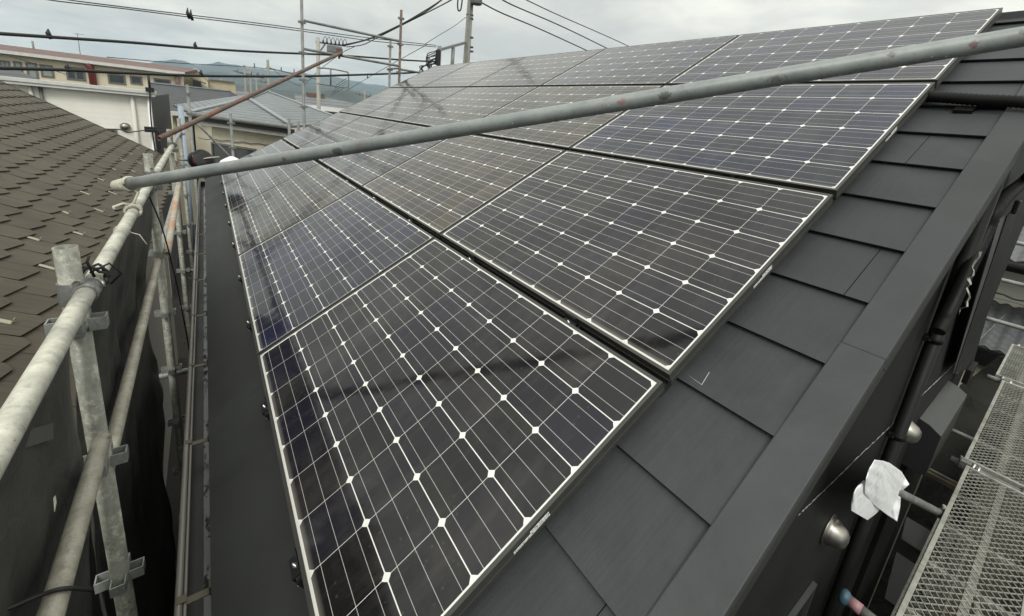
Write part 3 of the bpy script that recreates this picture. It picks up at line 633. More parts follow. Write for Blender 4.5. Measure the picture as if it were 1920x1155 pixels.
# cross tubes between scaffold and wall
z_ = AX(330, 703, y=3.1).z; pipe('cross_tube', (PXX-.15, 3.12, z_), (-.24, 3.12, z_+.01), .0213, M['galv'], 'short white-grey cross tube deep in the gap behind the second post', 'scaffold tube')
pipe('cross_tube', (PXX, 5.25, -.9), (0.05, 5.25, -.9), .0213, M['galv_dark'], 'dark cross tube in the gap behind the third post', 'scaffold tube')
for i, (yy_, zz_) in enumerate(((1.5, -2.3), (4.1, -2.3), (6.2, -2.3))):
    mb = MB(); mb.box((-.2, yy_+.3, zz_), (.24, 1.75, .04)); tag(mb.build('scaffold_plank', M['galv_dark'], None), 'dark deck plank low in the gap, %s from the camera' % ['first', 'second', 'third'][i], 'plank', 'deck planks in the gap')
# wires hanging in the gap
wire('cable', [(-.43, 2.6, .50), (-.40, 2.7, .3), (-.38, 2.8, .05), (-.36, 2.9, -.3), (-.34, 3.0, -.9), (-.36, 3.2, -2)], .004, 'thin black cable hanging down just right of the second post', 'cable')
# zip ties on the pale rails
for i, (yy_, lab) in enumerate(((1.60, 'white zip tie on the guardrail just before the second post'), (4.35, 'pale wire tie on the guardrail before the rusty pipe'))):
    mb = coil(Vector((PXX+.024, yy_, .565)), Vector((0,1,0)), .0235, 1, .0022, .002); q = Vector((PXX+.045, yy_, .56)); mb.tube([q, q+Vector((.03,-.01,-.01)), q+Vector((.05,-.02,-.05))], .002, 6)
    tag(mb.build('zip_tie', M['rope'], None), lab, 'zip tie')
# dark safety sheet hung from the rail: two lengths with folds
t = NT('dark_mesh_sheet'); n = t.noise(2.5, 5, .6, dist=.8); c = t.mix(t.mask(n, .3, .75), (.034,.035,.034), (.115,.115,.105))
c = t.mix(t.M('MULTIPLY', t.mask(t.noise(60, 3, .7, sc=(1,1,.25)), .70, .73), .7), c, (.42,.41,.36)); c = t.mix(t.M('MULTIPLY', t.mask(t.noise(4, 6, .7, dist=1.6), .56, .70), .35), c, (.11,.11,.10)); weave = t.M('MULTIPLY', t.M('SINE', t.M('MULTIPLY', t.xyz()[1], 1500)), t.M('SINE', t.M('MULTIPLY', t.xyz()[2], 1500))); t.bump(t.M('ADD', t.noise(7, 6, .65, dist=1.2), t.M('MULTIPLY', weave, .02)), .6, .02)
M['sheet'] = t.fin(c, t.M('ADD', t.M('MULTIPLY', n, .2), .34), 0, .3, alpha=.80)
def sheet(y0, y1f, lab):
    def fn(u, v):
        z = .56 - v*3.6; y = y0 + u*(y1f(z)-y0)
        e_ = min(1, v*6); x = -.452 - .062*e_ + (.014*math.sin(y*9+z*1.5) + .009*math.sin(y*23+z*4) + .014*math.sin(z*5+y*2) + .006*math.sin(y*37-z*11))*e_ - .05*v
        return (x, y, z)
    mb = MB(); mb.grid(fn, 60, 40); o = mb.build('safety_sheet', M['sheet'], None, solid=.0015); return tag(o, lab, 'safety sheet', 'dark safety sheets on the scaffold')
sheet(1.02, lambda z: 2.95+.10*math.sin(z*3.3)-.25*max(0, .2-abs(z+.35)) if z < .4 else 3.0, 'dark grey safety sheet between the first and second posts')
sheet(-1.3, lambda z: .90, 'dark grey safety sheet at the lower left, nearest the camera')
# grey piece added for the roof seen through the near sheet
M['patch'] = plain('grey_see_through', (.10,.10,.09), .6)
q = [AX(px, py, x=-.47) for px, py in ((45, 808), (99, 793), (99, 823), (28, 846))]; mb = MB(); mb.face(q); tag(mb.build('see_through_patch', M['patch'], None, solid=.002), 'grey patch added for the roof seen through the nearest dark safety sheet', 'see-through patch')
mb = coil(Vector((PXX+.03, .99, .59)), Vector((0,1,0)), .03, 3, .004, .012, .2); mb.tube([(PXX+.03,.99,.61),(PXX+.07,1.0,.63),(PXX+.09,1.02,.59),(PXX+.06,1.05,.55)], .003, 6); mb.tube([(PXX+.04,.98,.60),(PXX+.03,.98,.645),(PXX+.035,.985,.66)], .0035, 6)
tag(mb.build('wire_tie', M['wire'], None), 'tangle of black wire tying the sheet at the nearest post', 'wire tie')
# black cable reel and a white bag at the far end of the eave
rl = thing('cable_reel', AX(376, 300, y=6.2), 'black cable reel with a red hub hung at the far end of the scaffold', 'cable reel')
M['blackgloss'] = plain('black_plastic_gloss', (.012,.012,.012), .18); M['red'] = plain('red_plastic', (.35,.03,.03), .4)
c = Vector(rl.location); ax = Vector((.45, -.75, .35)).normalized()
for k, nm in ((-.055, 'flange'), (.055, 'flange')):
    mb = MB(); mb.lathe(c+ax*k, ax, [(0, -.004), (.12, -.004), (.125, .004), (.118, .008), (.03, .008), (0, .008)], 28); mb.build(nm, M['blackgloss'], rl)
mb = MB(); mb.lathe(c, ax, [(.07, -.05), (.075, 0), (.07, .05)], 20); mb.build('cable_coil', M['red'], rl)
mb = MB(); mb.tube([c+ax*.05, c+ax*.08+Vector((.05,0,.01)), c+Vector((.20,-.02,.05))], .008, 8); mb.build('handle', M['rope'], rl)
mb = MB(); mb.tube([c-ax*.08, Vector((PXX, c.y, c.z))], .012, 8); mb.build('bracket', M['galv_dark'], rl)
t = NT('white_plastic_bag'); n = t.noise(4, 5, .6); c2 = t.mix(n, (.93,.94,.95), (.97,.97,.97)); cr1 = t.vor(13, 'DISTANCE_TO_EDGE'); cr2 = t.noise(11, 5, .6, dist=1.4); t.bump(t.M('ADD', t.M('MULTIPLY', t.mask(cr1, 0, .25), .15), cr2), .35, .02)
M['bag'] = t.fin(c2, .33)
def bagmesh(c, ax, prof, seed, n=40, ridges=7, amp=.16):
    rnd = random.Random(seed); ph = [rnd.uniform(0, 6) for _ in range(6)]; ax = ax.normalized()
    a = Vector((0,0,1)) if abs(ax.z) < .9 else Vector((1,0,0)); nx = ax.cross(a).normalized(); ny = ax.cross(nx); mb = MB()
    def fn(u, v):
        i = v*(len(prof)-1); k = min(int(i), len(prof)-2); f = i-k; r = prof[k][0]*(1-f)+prof[k+1][0]*f; h = prof[k][1]*(1-f)+prof[k+1][1]*f
        t_ = u*2*math.pi; fold = 1 + amp*(math.sin(t_*ridges+ph[0]+v*3)*.5 + math.sin(t_*3+ph[1]-v*4)*.6 + .4*math.sin(t_*13+ph[2]+v*9)) + .08*abs(math.sin(t_*5+v*12+ph[3]))
        return c + ax*(h+.03*math.sin(t_*2+ph[4])*r/.1) + (nx*math.cos(t_)+ny*math.sin(t_))*r*fold
    mb.grid(fn, n, 22); return mb
c = AX(434, 303, y=7.2); c.z = max(c.z, -.1)
mb = bagmesh(c-Vector((0,0,.10)), Vector((0,0,1)), [(.10, 0), (.13, .05), (.11, .10), (.04, .16), (.005, .18)], 3); tag(mb.build('white_bag', M['bag'], None), 'small white plastic bag showing above the long tube at the far eave corner', 'plastic bag')

# ------------------------------------------------------------------ scaffold decks below the gable (right)
t = NT('dirty_deck_steel'); n = t.noise(14, 5, .65); c = t.mix(t.mask(n, .3, .7), (.22,.22,.19), (.42,.42,.37)); c = t.mix(t.M('MULTIPLY', t.mask(t.noise(5, 5, .7), .55, .68), .6), c, (.13,.11,.085)); M['deck'] = t.fin(c, .5, .2)
ZD = -.64
def deck(x0, L_, yc, wd, z, name, lab, group, cells=(.030, .052)):
    o = thing(name, (x0, yc, z), lab, 'deck plank', group)
    mb = MB()
    for s_ in (-1, 1): mb.bb((x0, yc+s_*wd/2-.009, z-.045), (x0+L_, yc+s_*wd/2+.009, z+.004))
    for xx in (x0, x0+L_-.02): mb.bb((xx, yc-wd/2+.0095, z-.04), (xx+.02, yc+wd/2-.0095, z+.003))
    mb.build('edge_frame', M['deck'], o, bevel=.002)
    mb = MB(); mb.bb((x0+.021, yc-.014, z-.035), (x0+L_-.021, yc+.014, z-.008))
    for k in range(1, 5): mb.bb((x0+L_*k/5-.01, yc-wd/2+.0095, z-.033), (x0+L_*k/5+.01, yc-.0145, z-.012)); mb.bb((x0+L_*k/5-.01, yc+.0145, z-.033), (x0+L_*k/5+.01, yc+wd/2-.0095, z-.012))
    mb.build('under_bar', M['deck'], o)
    # expanded metal: zigzag strands
    mb = MB(); sx, sy = cells; rows = int((wd-.02)/(sy/2)); cols = int((L_-.04)/sx)
    y0_ = yc-(wd-.02)/2; sy2 = (wd-.02)/rows
    def strand(p, q):
        d = (q-p); pr_ = Vector((-d.y, d.x, 0)).normalized()*.0013; u_ = Vector((0,0,.0028))
        mb.face([p-pr_-u_, q-pr_-u_, q-pr_+u_, p-pr_+u_]); mb.face([p+pr_-u_, p+pr_+u_, q+pr_+u_, q+pr_-u_]); mb.face([p-pr_+u_, q-pr_+u_, q+pr_+u_, p+pr_+u_])
    for j in range(rows):
        for i in range(cols):
            xa_ = x0+.02+i*sx; ya = y0_+j*sy2
            if (i+j) % 2 == 0: strand(Vector((xa_, ya, z)), Vector((xa_+sx, ya+sy2, z)))
            else: strand(Vector((xa_, ya+sy2, z)), Vector((xa_+sx, ya, z)))
    mb.build('mesh', M['deck'], o)
    for xx, dd in ((x0, -1), (x0+L_, 1)):
        for s_ in (-1, 1):
            mb = MB(); mb.tube([(xx, yc+s_*wd*.36, z-.012), (xx+dd*.035, yc+s_*wd*.36, z+.005), (xx+dd*.062, yc+s_*wd*.36, z-.025)], .009, 8)
            mb.build('hook', M['bolt'], o)
    return o
gd = 'expanded-metal deck planks below the gable'
deck(1.74, 1.82, -.70, .30, ZD, 'deck_plank', 'nearest expanded-metal deck plank, filling the lower right corner', gd, (.023, .034))
deck(3.64, 1.82, -.675, .29, ZD, 'deck_plank', 'second expanded-metal deck plank, beyond the first cross tube', gd, (.023, .034))
deck(5.56, 1.25, -.62, .28, ZD, 'deck_plank', 'far expanded-metal deck plank in front of the tiled lean-to roof', gd, (.022, .032))
deck(2.3, 1.7, -.62, .24, ZD-1.8, 'deck_plank', 'lower deck plank seen left of and beneath the nearest one', gd, (.022, .034))
deck(4.1, 1.8, -.62, .24, ZD-1.8, 'deck_plank', 'lower deck plank farther along, beneath the second plank', gd, (.022, .034))
gx = 'cross tubes under the gable deck'
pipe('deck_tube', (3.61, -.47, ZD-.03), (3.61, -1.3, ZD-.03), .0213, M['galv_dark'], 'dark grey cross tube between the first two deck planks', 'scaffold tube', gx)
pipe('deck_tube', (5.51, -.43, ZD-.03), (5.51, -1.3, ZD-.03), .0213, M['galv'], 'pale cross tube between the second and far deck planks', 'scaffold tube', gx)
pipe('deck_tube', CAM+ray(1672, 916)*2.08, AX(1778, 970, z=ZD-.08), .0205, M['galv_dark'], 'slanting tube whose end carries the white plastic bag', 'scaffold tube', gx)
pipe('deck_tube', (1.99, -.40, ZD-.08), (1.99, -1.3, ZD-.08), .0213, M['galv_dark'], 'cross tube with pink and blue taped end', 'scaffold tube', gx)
pipe('deck_tube', (4.55, -.34, ZD-.25), (4.55, -1.3, ZD-.25), .0165, M['galv'], 'thin pale cross tube beyond the shutter hood', 'scaffold tube', gx)
mb = MB(); mb.box((3.55, -.43, ZD-.16), (.07, .28, .03)).box((3.55, -.43, ZD-.139), (.02, .28, .01)); tag(mb.build('bracket_arm', M['brass'], None), 'brownish channel arm joining the wall and the deck near the shutter hood', 'bracket')
ta_, tb_ = CAM+ray(1672, 916)*2.08, AX(1778, 970, z=ZD-.08); tc_ = ta_.lerp(tb_, .86); mb = coil(tc_, tb_-ta_, .0235, 2, .006, .012); mb.tube([tc_+Vector((0,0,.02)), tc_+Vector((0,0,.055))], .008, 10); tag(mb.build('pipe_coupler', M['galv'], None), 'small bolted coupler on the tube beside the white bag', 'coupler')
for i, (x_, lab) in enumerate(((3.61, 'clip where the first cross tube meets the deck'), (5.51, 'clip where the second cross tube meets the deck'))):
    mb = MB(); mb.box((x_, -.535, ZD-.02), (.06, .05, .05)); mb.tube([(x_-.02,-.51,ZD), (x_-.02,-.51,ZD+.03)], .007, 8); tag(mb.build('deck_clip', M['galv_dark'], None, bevel=.006), lab, 'clip')
M['pink'] = plain('pink_tape', (.36,.20,.21), .5); M['teal'] = plain('teal_blue_tape', (.04,.09,.12), .5, 0, scale=40, var=.6)
tp = thing('taped_end', (1.99, -.40, ZD-.08), 'blue and pink taped pad on the end of the nearest cross tube', 'taped pad')
mb = MB(); mb.lathe((1.99, -.372, ZD-.08), (0,-1,0), [(0, 0), (.027, .002), (.034, .014), (.031, .026), (.023, .036)], 18); mb.build('pad', M['teal'], tp)
mb = MB(); mb.tube([(1.99, -.408, ZD-.08), (1.99, -.45, ZD-.08)], .0235, 16); mb.build('tape', M['pink'], tp)
pipe('white_hose', (2.55, -.93, -1.25), (3.6, -.80, -1.5), .02, M['rail'], 'pale tube lying under the nearest deck plank', 'tube')
mb = bagmesh(Vector((2.62, -.86, -1.15)), Vector((.6,.1,-.5)), [(.005,0),(.05,.03),(.06,.12),(.045,.2),(.01,.24)], 9); M['bluerag'] = plain('pale_blue_rag', (.30,.34,.36), .7, scale=20); tag(mb.build('rag', M['bluerag'], None), 'pale blue rag caught under the nearest deck plank', 'rag')
# white bag over the tube end
bg = thing('plastic_bag', (2.93, -.42, ZD-.1), 'white plastic bag tied over a tube end beside the gable vents', 'plastic bag')
c = Vector((2.93, -.46, ZD-.08))
cA = AX(1664, 908, y=-.43); 
def flap(u, v):
    q = [(1640, 862), (1656, 864), (1668, 868), (1690, 884), (1705, 908), (1689, 922), (1688, 950), (1682, 978), (1664, 966), (1640, 948), (1621, 926), (1622, 905), (1628, 882)]
    m_ = (1661, 916); i = u*len(q); k = int(i) % len(q); f = i-int(i); px = q[k][0]*(1-f)+q[(k+1) % len(q)][0]*f; py = q[k][1]*(1-f)+q[(k+1) % len(q)][1]*f
    px = m_[0]+(px-m_[0])*v; py = m_[1]+(py-m_[1])*v
    r_ = ray(px, py); base = min(2.10, (.567-.385)/max(r_.y, .02)-.03)
    d1_ = (px-1640)*.80-(py-862)*.42; d2_ = (px-1640)*.5+(py-862)*.85
    ra_ = math.atan2(py-862, px-1650); rr_ = math.hypot(py-862, px-1650)/110; fold = .018*math.sin(ra_*9+.8)*min(1, rr_*1.5) + .008*math.sin(ra_*23+rr_*3)*min(1, rr_) + .055*(1-v*v) + 0*.030*math.sin(d1_*.062+d2_*.02+.6) + .006*abs(math.sin(d1_*.11+d2_*.045+.3)) + .007*math.sin(d1_*.27-d2_*.16)*v
    return CAM + r_*(base - fold)
mb = MB(); mb.grid(flap, 130, 26); mb.build('bag_skirt', M['bag'], bg, solid=.001)
def neck(u, v):
    p0, p1 = (1640, 912), (1611, 966); cx_ = p0[0]*(1-v)+p1[0]*v; cy_ = p0[1]*(1-v)+p1[1]*v; hw = (24+10*math.sin(v*3.1))*(1-.25*v)
    a = u*2*math.pi; px = cx_ + hw*math.cos(a)*.86; py = cy_ + hw*math.cos(a)*.5
    r_ = ray(px, py); dd = min(2.02, (.567-.375)/max(r_.y, .02)-.02) - .07*max(0, math.sin(a)) - .010*abs(math.sin(a*4+v*6))
    return CAM + r_*dd
mb = MB(); mb.grid(neck, 48, 16); mb.build('bag_neck', M['bag'], bg)
# ------------------------------------------------------------------ neighbour's brown roof (left)
PH = R_(30); sdn = Vector((math.cos(PH), 0, -math.sin(PH))); nup = Vector((math.sin(PH), 0, math.cos(PH)))
RO = Vector((-1.5, 0, -.30)); YG = 13.1
NB = lambda y, s, h=0: RO + Vector((0, y, 0)) + sdn*s + nup*h        # s metres down the slope
t = NT('brown_slate'); oi = t.n.new('ShaderNodeObjectInfo'); n = t.noise(1.5, 5, .6); g = t.noise(34, 4, .6, sc=(.08, 1, .08)); at = t.n.new('ShaderNodeAttribute'); at.attribute_name = 'tone'
c = t.mix(t.mask(n, .3, .7), (.072,.059,.042), (.104,.089,.067)); c = t.mix(at.outputs['Fac'], t.mix(1, c, (.90,.90,.89), 'MULTIPLY'), t.mix(1, c, (1.06,1.05,1.02), 'MULTIPLY'))
c = t.mix(t.M('MULTIPLY', t.mask(g, .46, .60), .40), c, (.045,.040,.032)); c = t.mix(t.M('MULTIPLY', t.mask(t.noise(5, 5, .7), .62, .75), .4), c, (.12,.13,.085))
t.bump(g, .35, .004); M['slate'] = t.fin(c, .72, 0, .35)
nh = thing('brown_roof_house', (-4, 6, -6), 'neighbouring house with a brown scalloped slate roof close on the left', 'house')
me_v, me_f, tone = [], [], []
EXPO, TW = .205, .32
s_eave = .80; s0 = s_eave - EXPO*38
rows = 38
for r in range(rows):
    st = s0 + r*EXPO; off = (r % 2)*TW/2 + .05
    k0 = int((-2.5)/TW); k1 = int(YG/TW)+1
    for k in range(k0, k1):
        ya = k*TW+off; yb = ya+TW-.003; yb = min(yb, YG)
        if ya > YG-.02: continue
        rnd = random.Random(r*977+k); tn = rnd.random(); hA = .019+rnd.uniform(0,.005)
        # skewed butt edge: long diagonal then a short return
        sa, sm_, sb = st+EXPO-.012, st+EXPO+.012, st+EXPO+.052
        ym = ya+(yb-ya)*.30
        top = [NB(ya, st-.03, .001), NB(yb, st-.03, .001), NB(yb, sb-.045, hA), NB(yb-.05, sb-.002, hA+.001), NB(ym, sm_, hA), NB(ya, sa, hA)]
        b = len(me_v); me_v += top + [q - nup*.018 for q in top[2:]]
        me_f.append(tuple(b+i for i in range(6))); tone.append(tn)
        for i in range(3): me_f.append((b+2+i, b+6+i, b+7+i, b+3+i)); tone.append(tn)
me = bpy.data.meshes.new('slates'); me.from_pydata([tuple(v) for v in me_v], [], me_f); a_ = me.attributes.new('tone', 'FLOAT', 'FACE'); a_.data.foreach_set('value', tone); me.update()
me.materials.append(M['slate']); rf = bpy.data.objects.new('roof_slates', me); COL.objects.link(rf); rf.parent = nh; rf.matrix_parent_inverse = ROOTINV[nh.name]
mb = MB(); mb.hexa([NB(-2.5, s0, -.12), NB(YG, s0, -.12), NB(YG, s_eave, -.12), NB(-2.5, s_eave, -.12), NB(-2.5, s0, -.012), NB(YG, s0, -.012), NB(YG, s_eave, -.012), NB(-2.5, s_eave, -.012)]); M['darkwood'] = plain('dark_eave', (.03,.027,.024), .6); mb.build('roof_board', M['darkwood'], nh)
mb = MB(); mb.hexa([NB(YG-.012, s0, -.13), NB(YG+.03, s0, -.13), NB(YG+.03, s_eave+.02, -.13), NB(YG-.012, s_eave+.02, -.13), NB(YG-.012, s0, .020), NB(YG+.03, s0, .020), NB(YG+.03, s_eave+.02, .020), NB(YG-.012, s_eave+.02, .020)]); mb.build('rake_trim', M['darkwood'], nh)
M['wallgrey'] = plain('dim_grey_wall', (.20,.19,.17), .8)
ev = NB(0, s_eave); mb = MB(); mb.bb((-10, -2.3, -6), (ev.x-.35, YG-.3, ev.z-.03)); mb.build('wall', M['wallgrey'], nh)
M['guard'] = plain('pale_snow_guard', (.40,.38,.28), .45, .3, scale=30)
for px, py in ((60,447),(88,501),(144,437),(118,397),(184,394),(159,362),(211,362),(187,336),(247,320),(210,316),(229,300),(261,305),(243,287.5),(2,602),(255,277)):
    q = APL(px, py, nup, NB(0, 0, .012)); s_ = (q-RO).dot(sdn); q = NB(q.y, s_, .015); mb = MB()
    mb.box(q, (.10, .045, .003), X=sdn, Y=UU, Z=nup); mb.box(q+sdn*.045+nup*.014, (.003, .034, .030), X=sdn, Y=UU, Z=nup); mb.build('snow_guard', M['guard'], nh)

# ------------------------------------------------------------------ background buildings
def mat_wall(name, col, lines=0, dirt=.3, sc=1, vertical=False, rough=.75):
    t = NT(name); X, Y, Z = t.xyz(); n = t.noise(1.2*sc, 6, .6); st = t.noise(3*sc, 5, .6, sc=(1, 1, .12))
    c = t.mix(t.mask(n, .3, .7), tuple(v*.93 for v in col), tuple(min(1, v*1.05) for v in col))
    c = t.mix(t.M('MULTIPLY', t.mask(st, .52, .75), dirt), c, tuple(v*.55 for v in col))
    if lines:
        v = X if vertical else Z; f = t.M('FRACT', t.M('DIVIDE', v, lines)); m_ = t.M('LESS_THAN', f, .12); c = t.mix(t.M('MULTIPLY', m_, .18), c, tuple(v*.5 for v in col)); t.bump(t.M('ADD', t.M('MULTIPLY', f, .5), t.noise(8, 3, sc=(.5,.5,4))), .35, .01)
    return t.fin(c, rough)
M['white_siding'] = mat_wall('white_lap_siding', (.88,.86,.78), .15, .15)
M['cream'] = mat_wall('cream_wall', (.66,.60,.46), 0, .2, .4)
M['cream2'] = mat_wall('cream_mortar_wall', (.68,.63,.49), 0, .3, .8)
M['pale'] = mat_wall('pale_wall', (.66,.64,.58), 0, .2, .5)
M['trim'] = plain('pale_trim', (.60,.60,.57), .5)
M['whitetrim'] = plain('white_eave', (.86,.86,.84), .5, var=.06)
M['darkpanel'] = mat_wall('dark_side_wall', (.045,.047,.048), .9, .4, 1, True)
M['tan'] = mat_wall('tan_corrugated', (.46,.40,.28), .5, .25, 1, True)
def mat_roof(name, col, line=.25, col2=None, metal=0, axis=2, rough=.6):
    t = NT(name); P3 = t.xyz(); n = t.noise(2.2, 6, .65, sc=(1, 1, 4)); n2 = t.noise(14, 4, .7, sc=(1, 1, 5))
    c = t.mix(t.mask(n, .3, .7), tuple(v*.72 for v in col), col2 or tuple(v*1.25 for v in col)); c = t.mix(t.M('MULTIPLY', t.mask(n2, .5, .65), .35), c, tuple(v*1.6 for v in col))
    f = t.M('FRACT', t.M('DIVIDE', P3[axis], line)); c = t.mix(t.M('MULTIPLY', t.M('LESS_THAN', f, .24), .75), c, tuple(v*.22 for v in col))
    return t.fin(c, rough, metal)
M['red_tile'] = mat_roof('red_brown_tiles', (.12,.060,.052), .13, (.18,.110,.092))
M['dark_slate'] = mat_roof('dark_grey_shingles', (.048,.054,.060), .09)
M['blue_metal'] = mat_roof('pale_blue_metal_roof', (.145,.165,.175), .055, (.185,.205,.215), rough=.5)
M['grey_roof'] = mat_roof('grey_slate_roof', (.13,.14,.15), .2)
M['ridge'] = plain('ridge_metal', (.30,.33,.34), .45, .3)
t = NT('window_glass'); n = t.noise(3, 3); M['win'] = t.fin(t.mix(n, (.03,.035,.038), (.06,.068,.07)), .06, 0, .6)
t = NT('blind_window'); n = t.noise(3, 3); M['winpale'] = t.fin(t.mix(n, (.22,.27,.25), (.32,.36,.33)), .12, 0, .6)
M['wframe'] = plain('window_frame_grey', (.14,.14,.135), .5)
def window(par, y, px0, py0, px1, py1, panes=2, m=None, fr=.05, d=.04, fm=None):
    a = AX(px0, py0, y=y); b = AX(px1, py1, y=y); b.z = AX(px0, py1-(px1-px0)*.115, y=y).z; x0, x1 = sorted((a.x, b.x)); z0, z1 = sorted((a.z, b.z)); mb = MB()
    mb.bb((x0, y-d, z0), (x0+fr, y-.002, z1)).bb((x1-fr, y-d, z0), (x1, y-.002, z1)).bb((x0+fr, y-d, z1-fr), (x1-fr, y-.002, z1)).bb((x0+fr, y-d, z0), (x1-fr, y-.002, z0+fr))
    for k in range(1, panes): xx = x0+(x1-x0)*k/panes; mb.bb((xx-fr/2, y-d+.005, z0+fr), (xx+fr/2, y-.003, z1-fr))
    f = mb.build('window', fm or M['wframe'], par)
    mb = MB(); mb.bb((x0+fr*.5, y-d*.45, z0+fr*.5), (x1-fr*.5, y-.004, z1-fr*.5)); mb.build('pane', m or M['win'], f); return f
# white lap-sided building
YW = 17.0
wb = thing('white_building', (-3.5, YW+4, -6), 'white lap-sided building behind the brown roof, with a dark side wall', 'building')
zt = .87; xr_ = AX(283, 200, y=YW).x; xl_ = -9
mb = MB(); mb.bb((xl_, YW, -6), (xr_, YW+.25, zt-.1)); mb.build('front_wall', M['white_siding'], wb)
mb = MB(); mb.bb((xr_-.25, YW+.251, -6), (xr_, YW+9, zt-.1)); mb.build('side_wall', M['darkpanel'], wb)
mb = MB(); mb.bb((xl_, YW+.3, -6), (xr_-.3, YW+9, zt-.7)); mb.build('core', M['wallgrey'], wb)
mb = MB(); mb.bb((xl_, YW-.22, zt-.1), (xr_+.12, YW+.30, zt-.02)); mb.bb((xl_, YW-.25, zt-.02), (xr_+.15, YW+.32, zt+.07)); mb.build('roof_edge', M['trim'], wb)
xs = AX(79, 180, y=YW).x; mb = MB(); mb.tube([(xs, YW-.05, -6), (xs, YW-.05, zt-.1)], .04, 8); mb.build('corner_strip', M['wframe'], wb)
xs = AX(250, 200, y=YW).x; mb = MB(); mb.tube([(xs, YW-.06, -6), (xs, YW-.06, zt-.1)], .05, 8); xs = AX(60, 180, y=YW).x; mb.tube([(xs, YW-.06, -6), (xs, YW-.06, zt-.1)], .045, 8); mb.build('downpipe', M['pale'], wb)
mb = MB(); xs = AX(282, 200, y=YW).x; mb.tube([(xs-.02, YW-.06, -6), (xs-.02, YW-.06, zt-.15)], .045, 8); mb.build('corner_trim', M['whitetrim'], wb)
window(wb, YW, 188, 240, 222, 268, 2, M['win'], .05)
c = AX(235, 238, y=YW); mb = MB(); mb.lathe((c.x, YW, c.z), (0,-1,0), [(.13,0),(.12,.06),(.08,.11),(0,.13)], 14); mb.build('vent_hood', M['steel'], wb)
# low slate roof over its left part
mb = MB(); q = [AX(-30, 118, y=22), AX(30, 130, y=22), AX(72, 148, y=YW+.6), AX(-40, 141, y=YW+.6)]; mb.hexa([v_-Vector((0,0,.1)) for v_ in q]+q); o = mb.build('annex_roof', M['dark_slate'], None); tag(o, 'low dark roof slope behind the top left of the white wall', 'roof')
# long cream building with a red roof
YR = 36.0
rbd = thing('red_roof_building', (-6, YR+4, -6), 'long cream building with a red-brown tiled roof at the upper left', 'building')
e0, e1 = AX(0, 93, y=YR), AX(345, 137, y=YR); r0, r1 = AX(0, 81, y=YR+3), AX(362, 130.5, y=YR+3)
zE = (e0.z+e1.z)/2; zRr = (r0.z+r1.z)/2; xR = e1.x
mb = MB(); q = [(-18, YR-.3, zE), (xR, YR-.3, zE), (xR+.7, YR+3, zRr), (-18, YR+3, zRr)]; mb.hexa([Vector(v_)-Vector((0,0,.1)) for v_ in q]+[Vector(v_) for v_ in q]); mb.build('roof', M['red_tile'], rbd)
mb = MB(); mb.bb((-18, YR-.42, zE-.16), (xR+.05, YR-.31, zE+.01)); mb.build('gutter', M['trim'], rbd)
mb = MB(); mb.bb((-18, YR, -6), (xR-.1, YR+7, zE-.1)); mb.build('wall', M['cream'], rbd)
for a in ((-2,112,24,146,2,M['winpale']),(24,114,46,147,1,M['winpale']),(47,116,74,149,1,M['winpale']),(74,120,103,147,1,M['winpale']),(122,124,162,153,2,M['win']),(201,137,237,160,1,M['win']),(243,141,268,160,1,M['win']),(288,146,321,160,1,M['win'])): window(rbd, YR, *a, fr=.09)
M['redpipe'] = plain('red_paint', (.15,.028,.026), .5); xs = AX(172, 130, y=YR).x; mb = MB(); mb.tube([(xs-.1, YR-.3, zE-.1), (xs, YR-.12, zE-.5), (xs+.02, YR-.12, -2)], .17, 12); mb.build('downpipe', M['redpipe'], rbd)
xs = AX(333, 150, y=YR).x; mb = MB(); mb.tube([(xs, YR-.15, zE-.1), (xs, YR-.15, -2)], .13, 10); mb.build('downpipe', M['rust'], rbd)
mb = MB(); q0 = AX(62, 85, y=YR+3); mb.tube([q0-Vector((0,0,.6)), q0+Vector((0,0,.25))], .05, 8); mb.build('roof_vent', M['galv_far'], rbd)
mb = MB(); q0 = AX(150, 98, y=YR+4); mb.tube([q0-Vector((0,0,.6)), q0+Vector((0,0,1.15))], .022, 6); mb.tube([q0+Vector((-.15,0,1.1)), q0+Vector((.3,0,1.12))], .015, 6); mb.build('antenna', M['galv_far'], rbd)
# cream gable extension and tan corrugated shed
ex = thing('cream_extension', (0, 33, -6), 'cream gabled extension at the right end of the red roofed building', 'building')
q = [AX(px, py, y=39) for px, py in ((336, 142), (345, 133), (368, 131), (389, 150), (392, 175), (336, 175))]; mb = MB(); b_ = [v_+Vector((0,4,0)) for v_ in q]; mb.face(q); mb.face(list(reversed(b_)))
for i in range(6): mb.face([q[i], b_[i], b_[(i+1) % 6], q[(i+1) % 6]])
mb.build('wall', M['cream'], ex); mb = MB()
for a, b in (((345,133),(368,131)), ((368,131),(391,151))): p0, p1 = AX(*a, y=38.9), AX(*b, y=38.9); mb.hexa([p0, p1, p1+Vector((0,4.2,0)), p0+Vector((0,4.2,0)), p0+Vector((0,0,.1)), p1+Vector((0,0,.1)), p1+Vector((0,4.2,.1)), p0+Vector((0,4.2,.1))])
mb.build('roof', M['trim'], ex); window(ex, 39, 362, 150, 378, 165, 1, M['win'], .06)
mb = MB(); q = AX(372, 152, y=38.2); mb.box(q, (.9, 1.2, .06), X=Vector((1,0,-.25)).normalized()); mb.box(q+Vector((.1,.2,-.5)), (1.4,1,.12)); mb.build('porch', M['rust'], ex)
sh = thing('corrugated_shed', (1, 36, -6), 'tan corrugated shed with a notched roof line right of the cream extension', 'shed')
p0, p1 = AX(390, 150, y=42), AX(441, 156, y=42); mb = MB(); mb.bb((p0.x, 42, -6), (p1.x, 47, p1.z-.02)); mb.build('wall', M['tan'], sh)
mb = MB(); n_ = 14
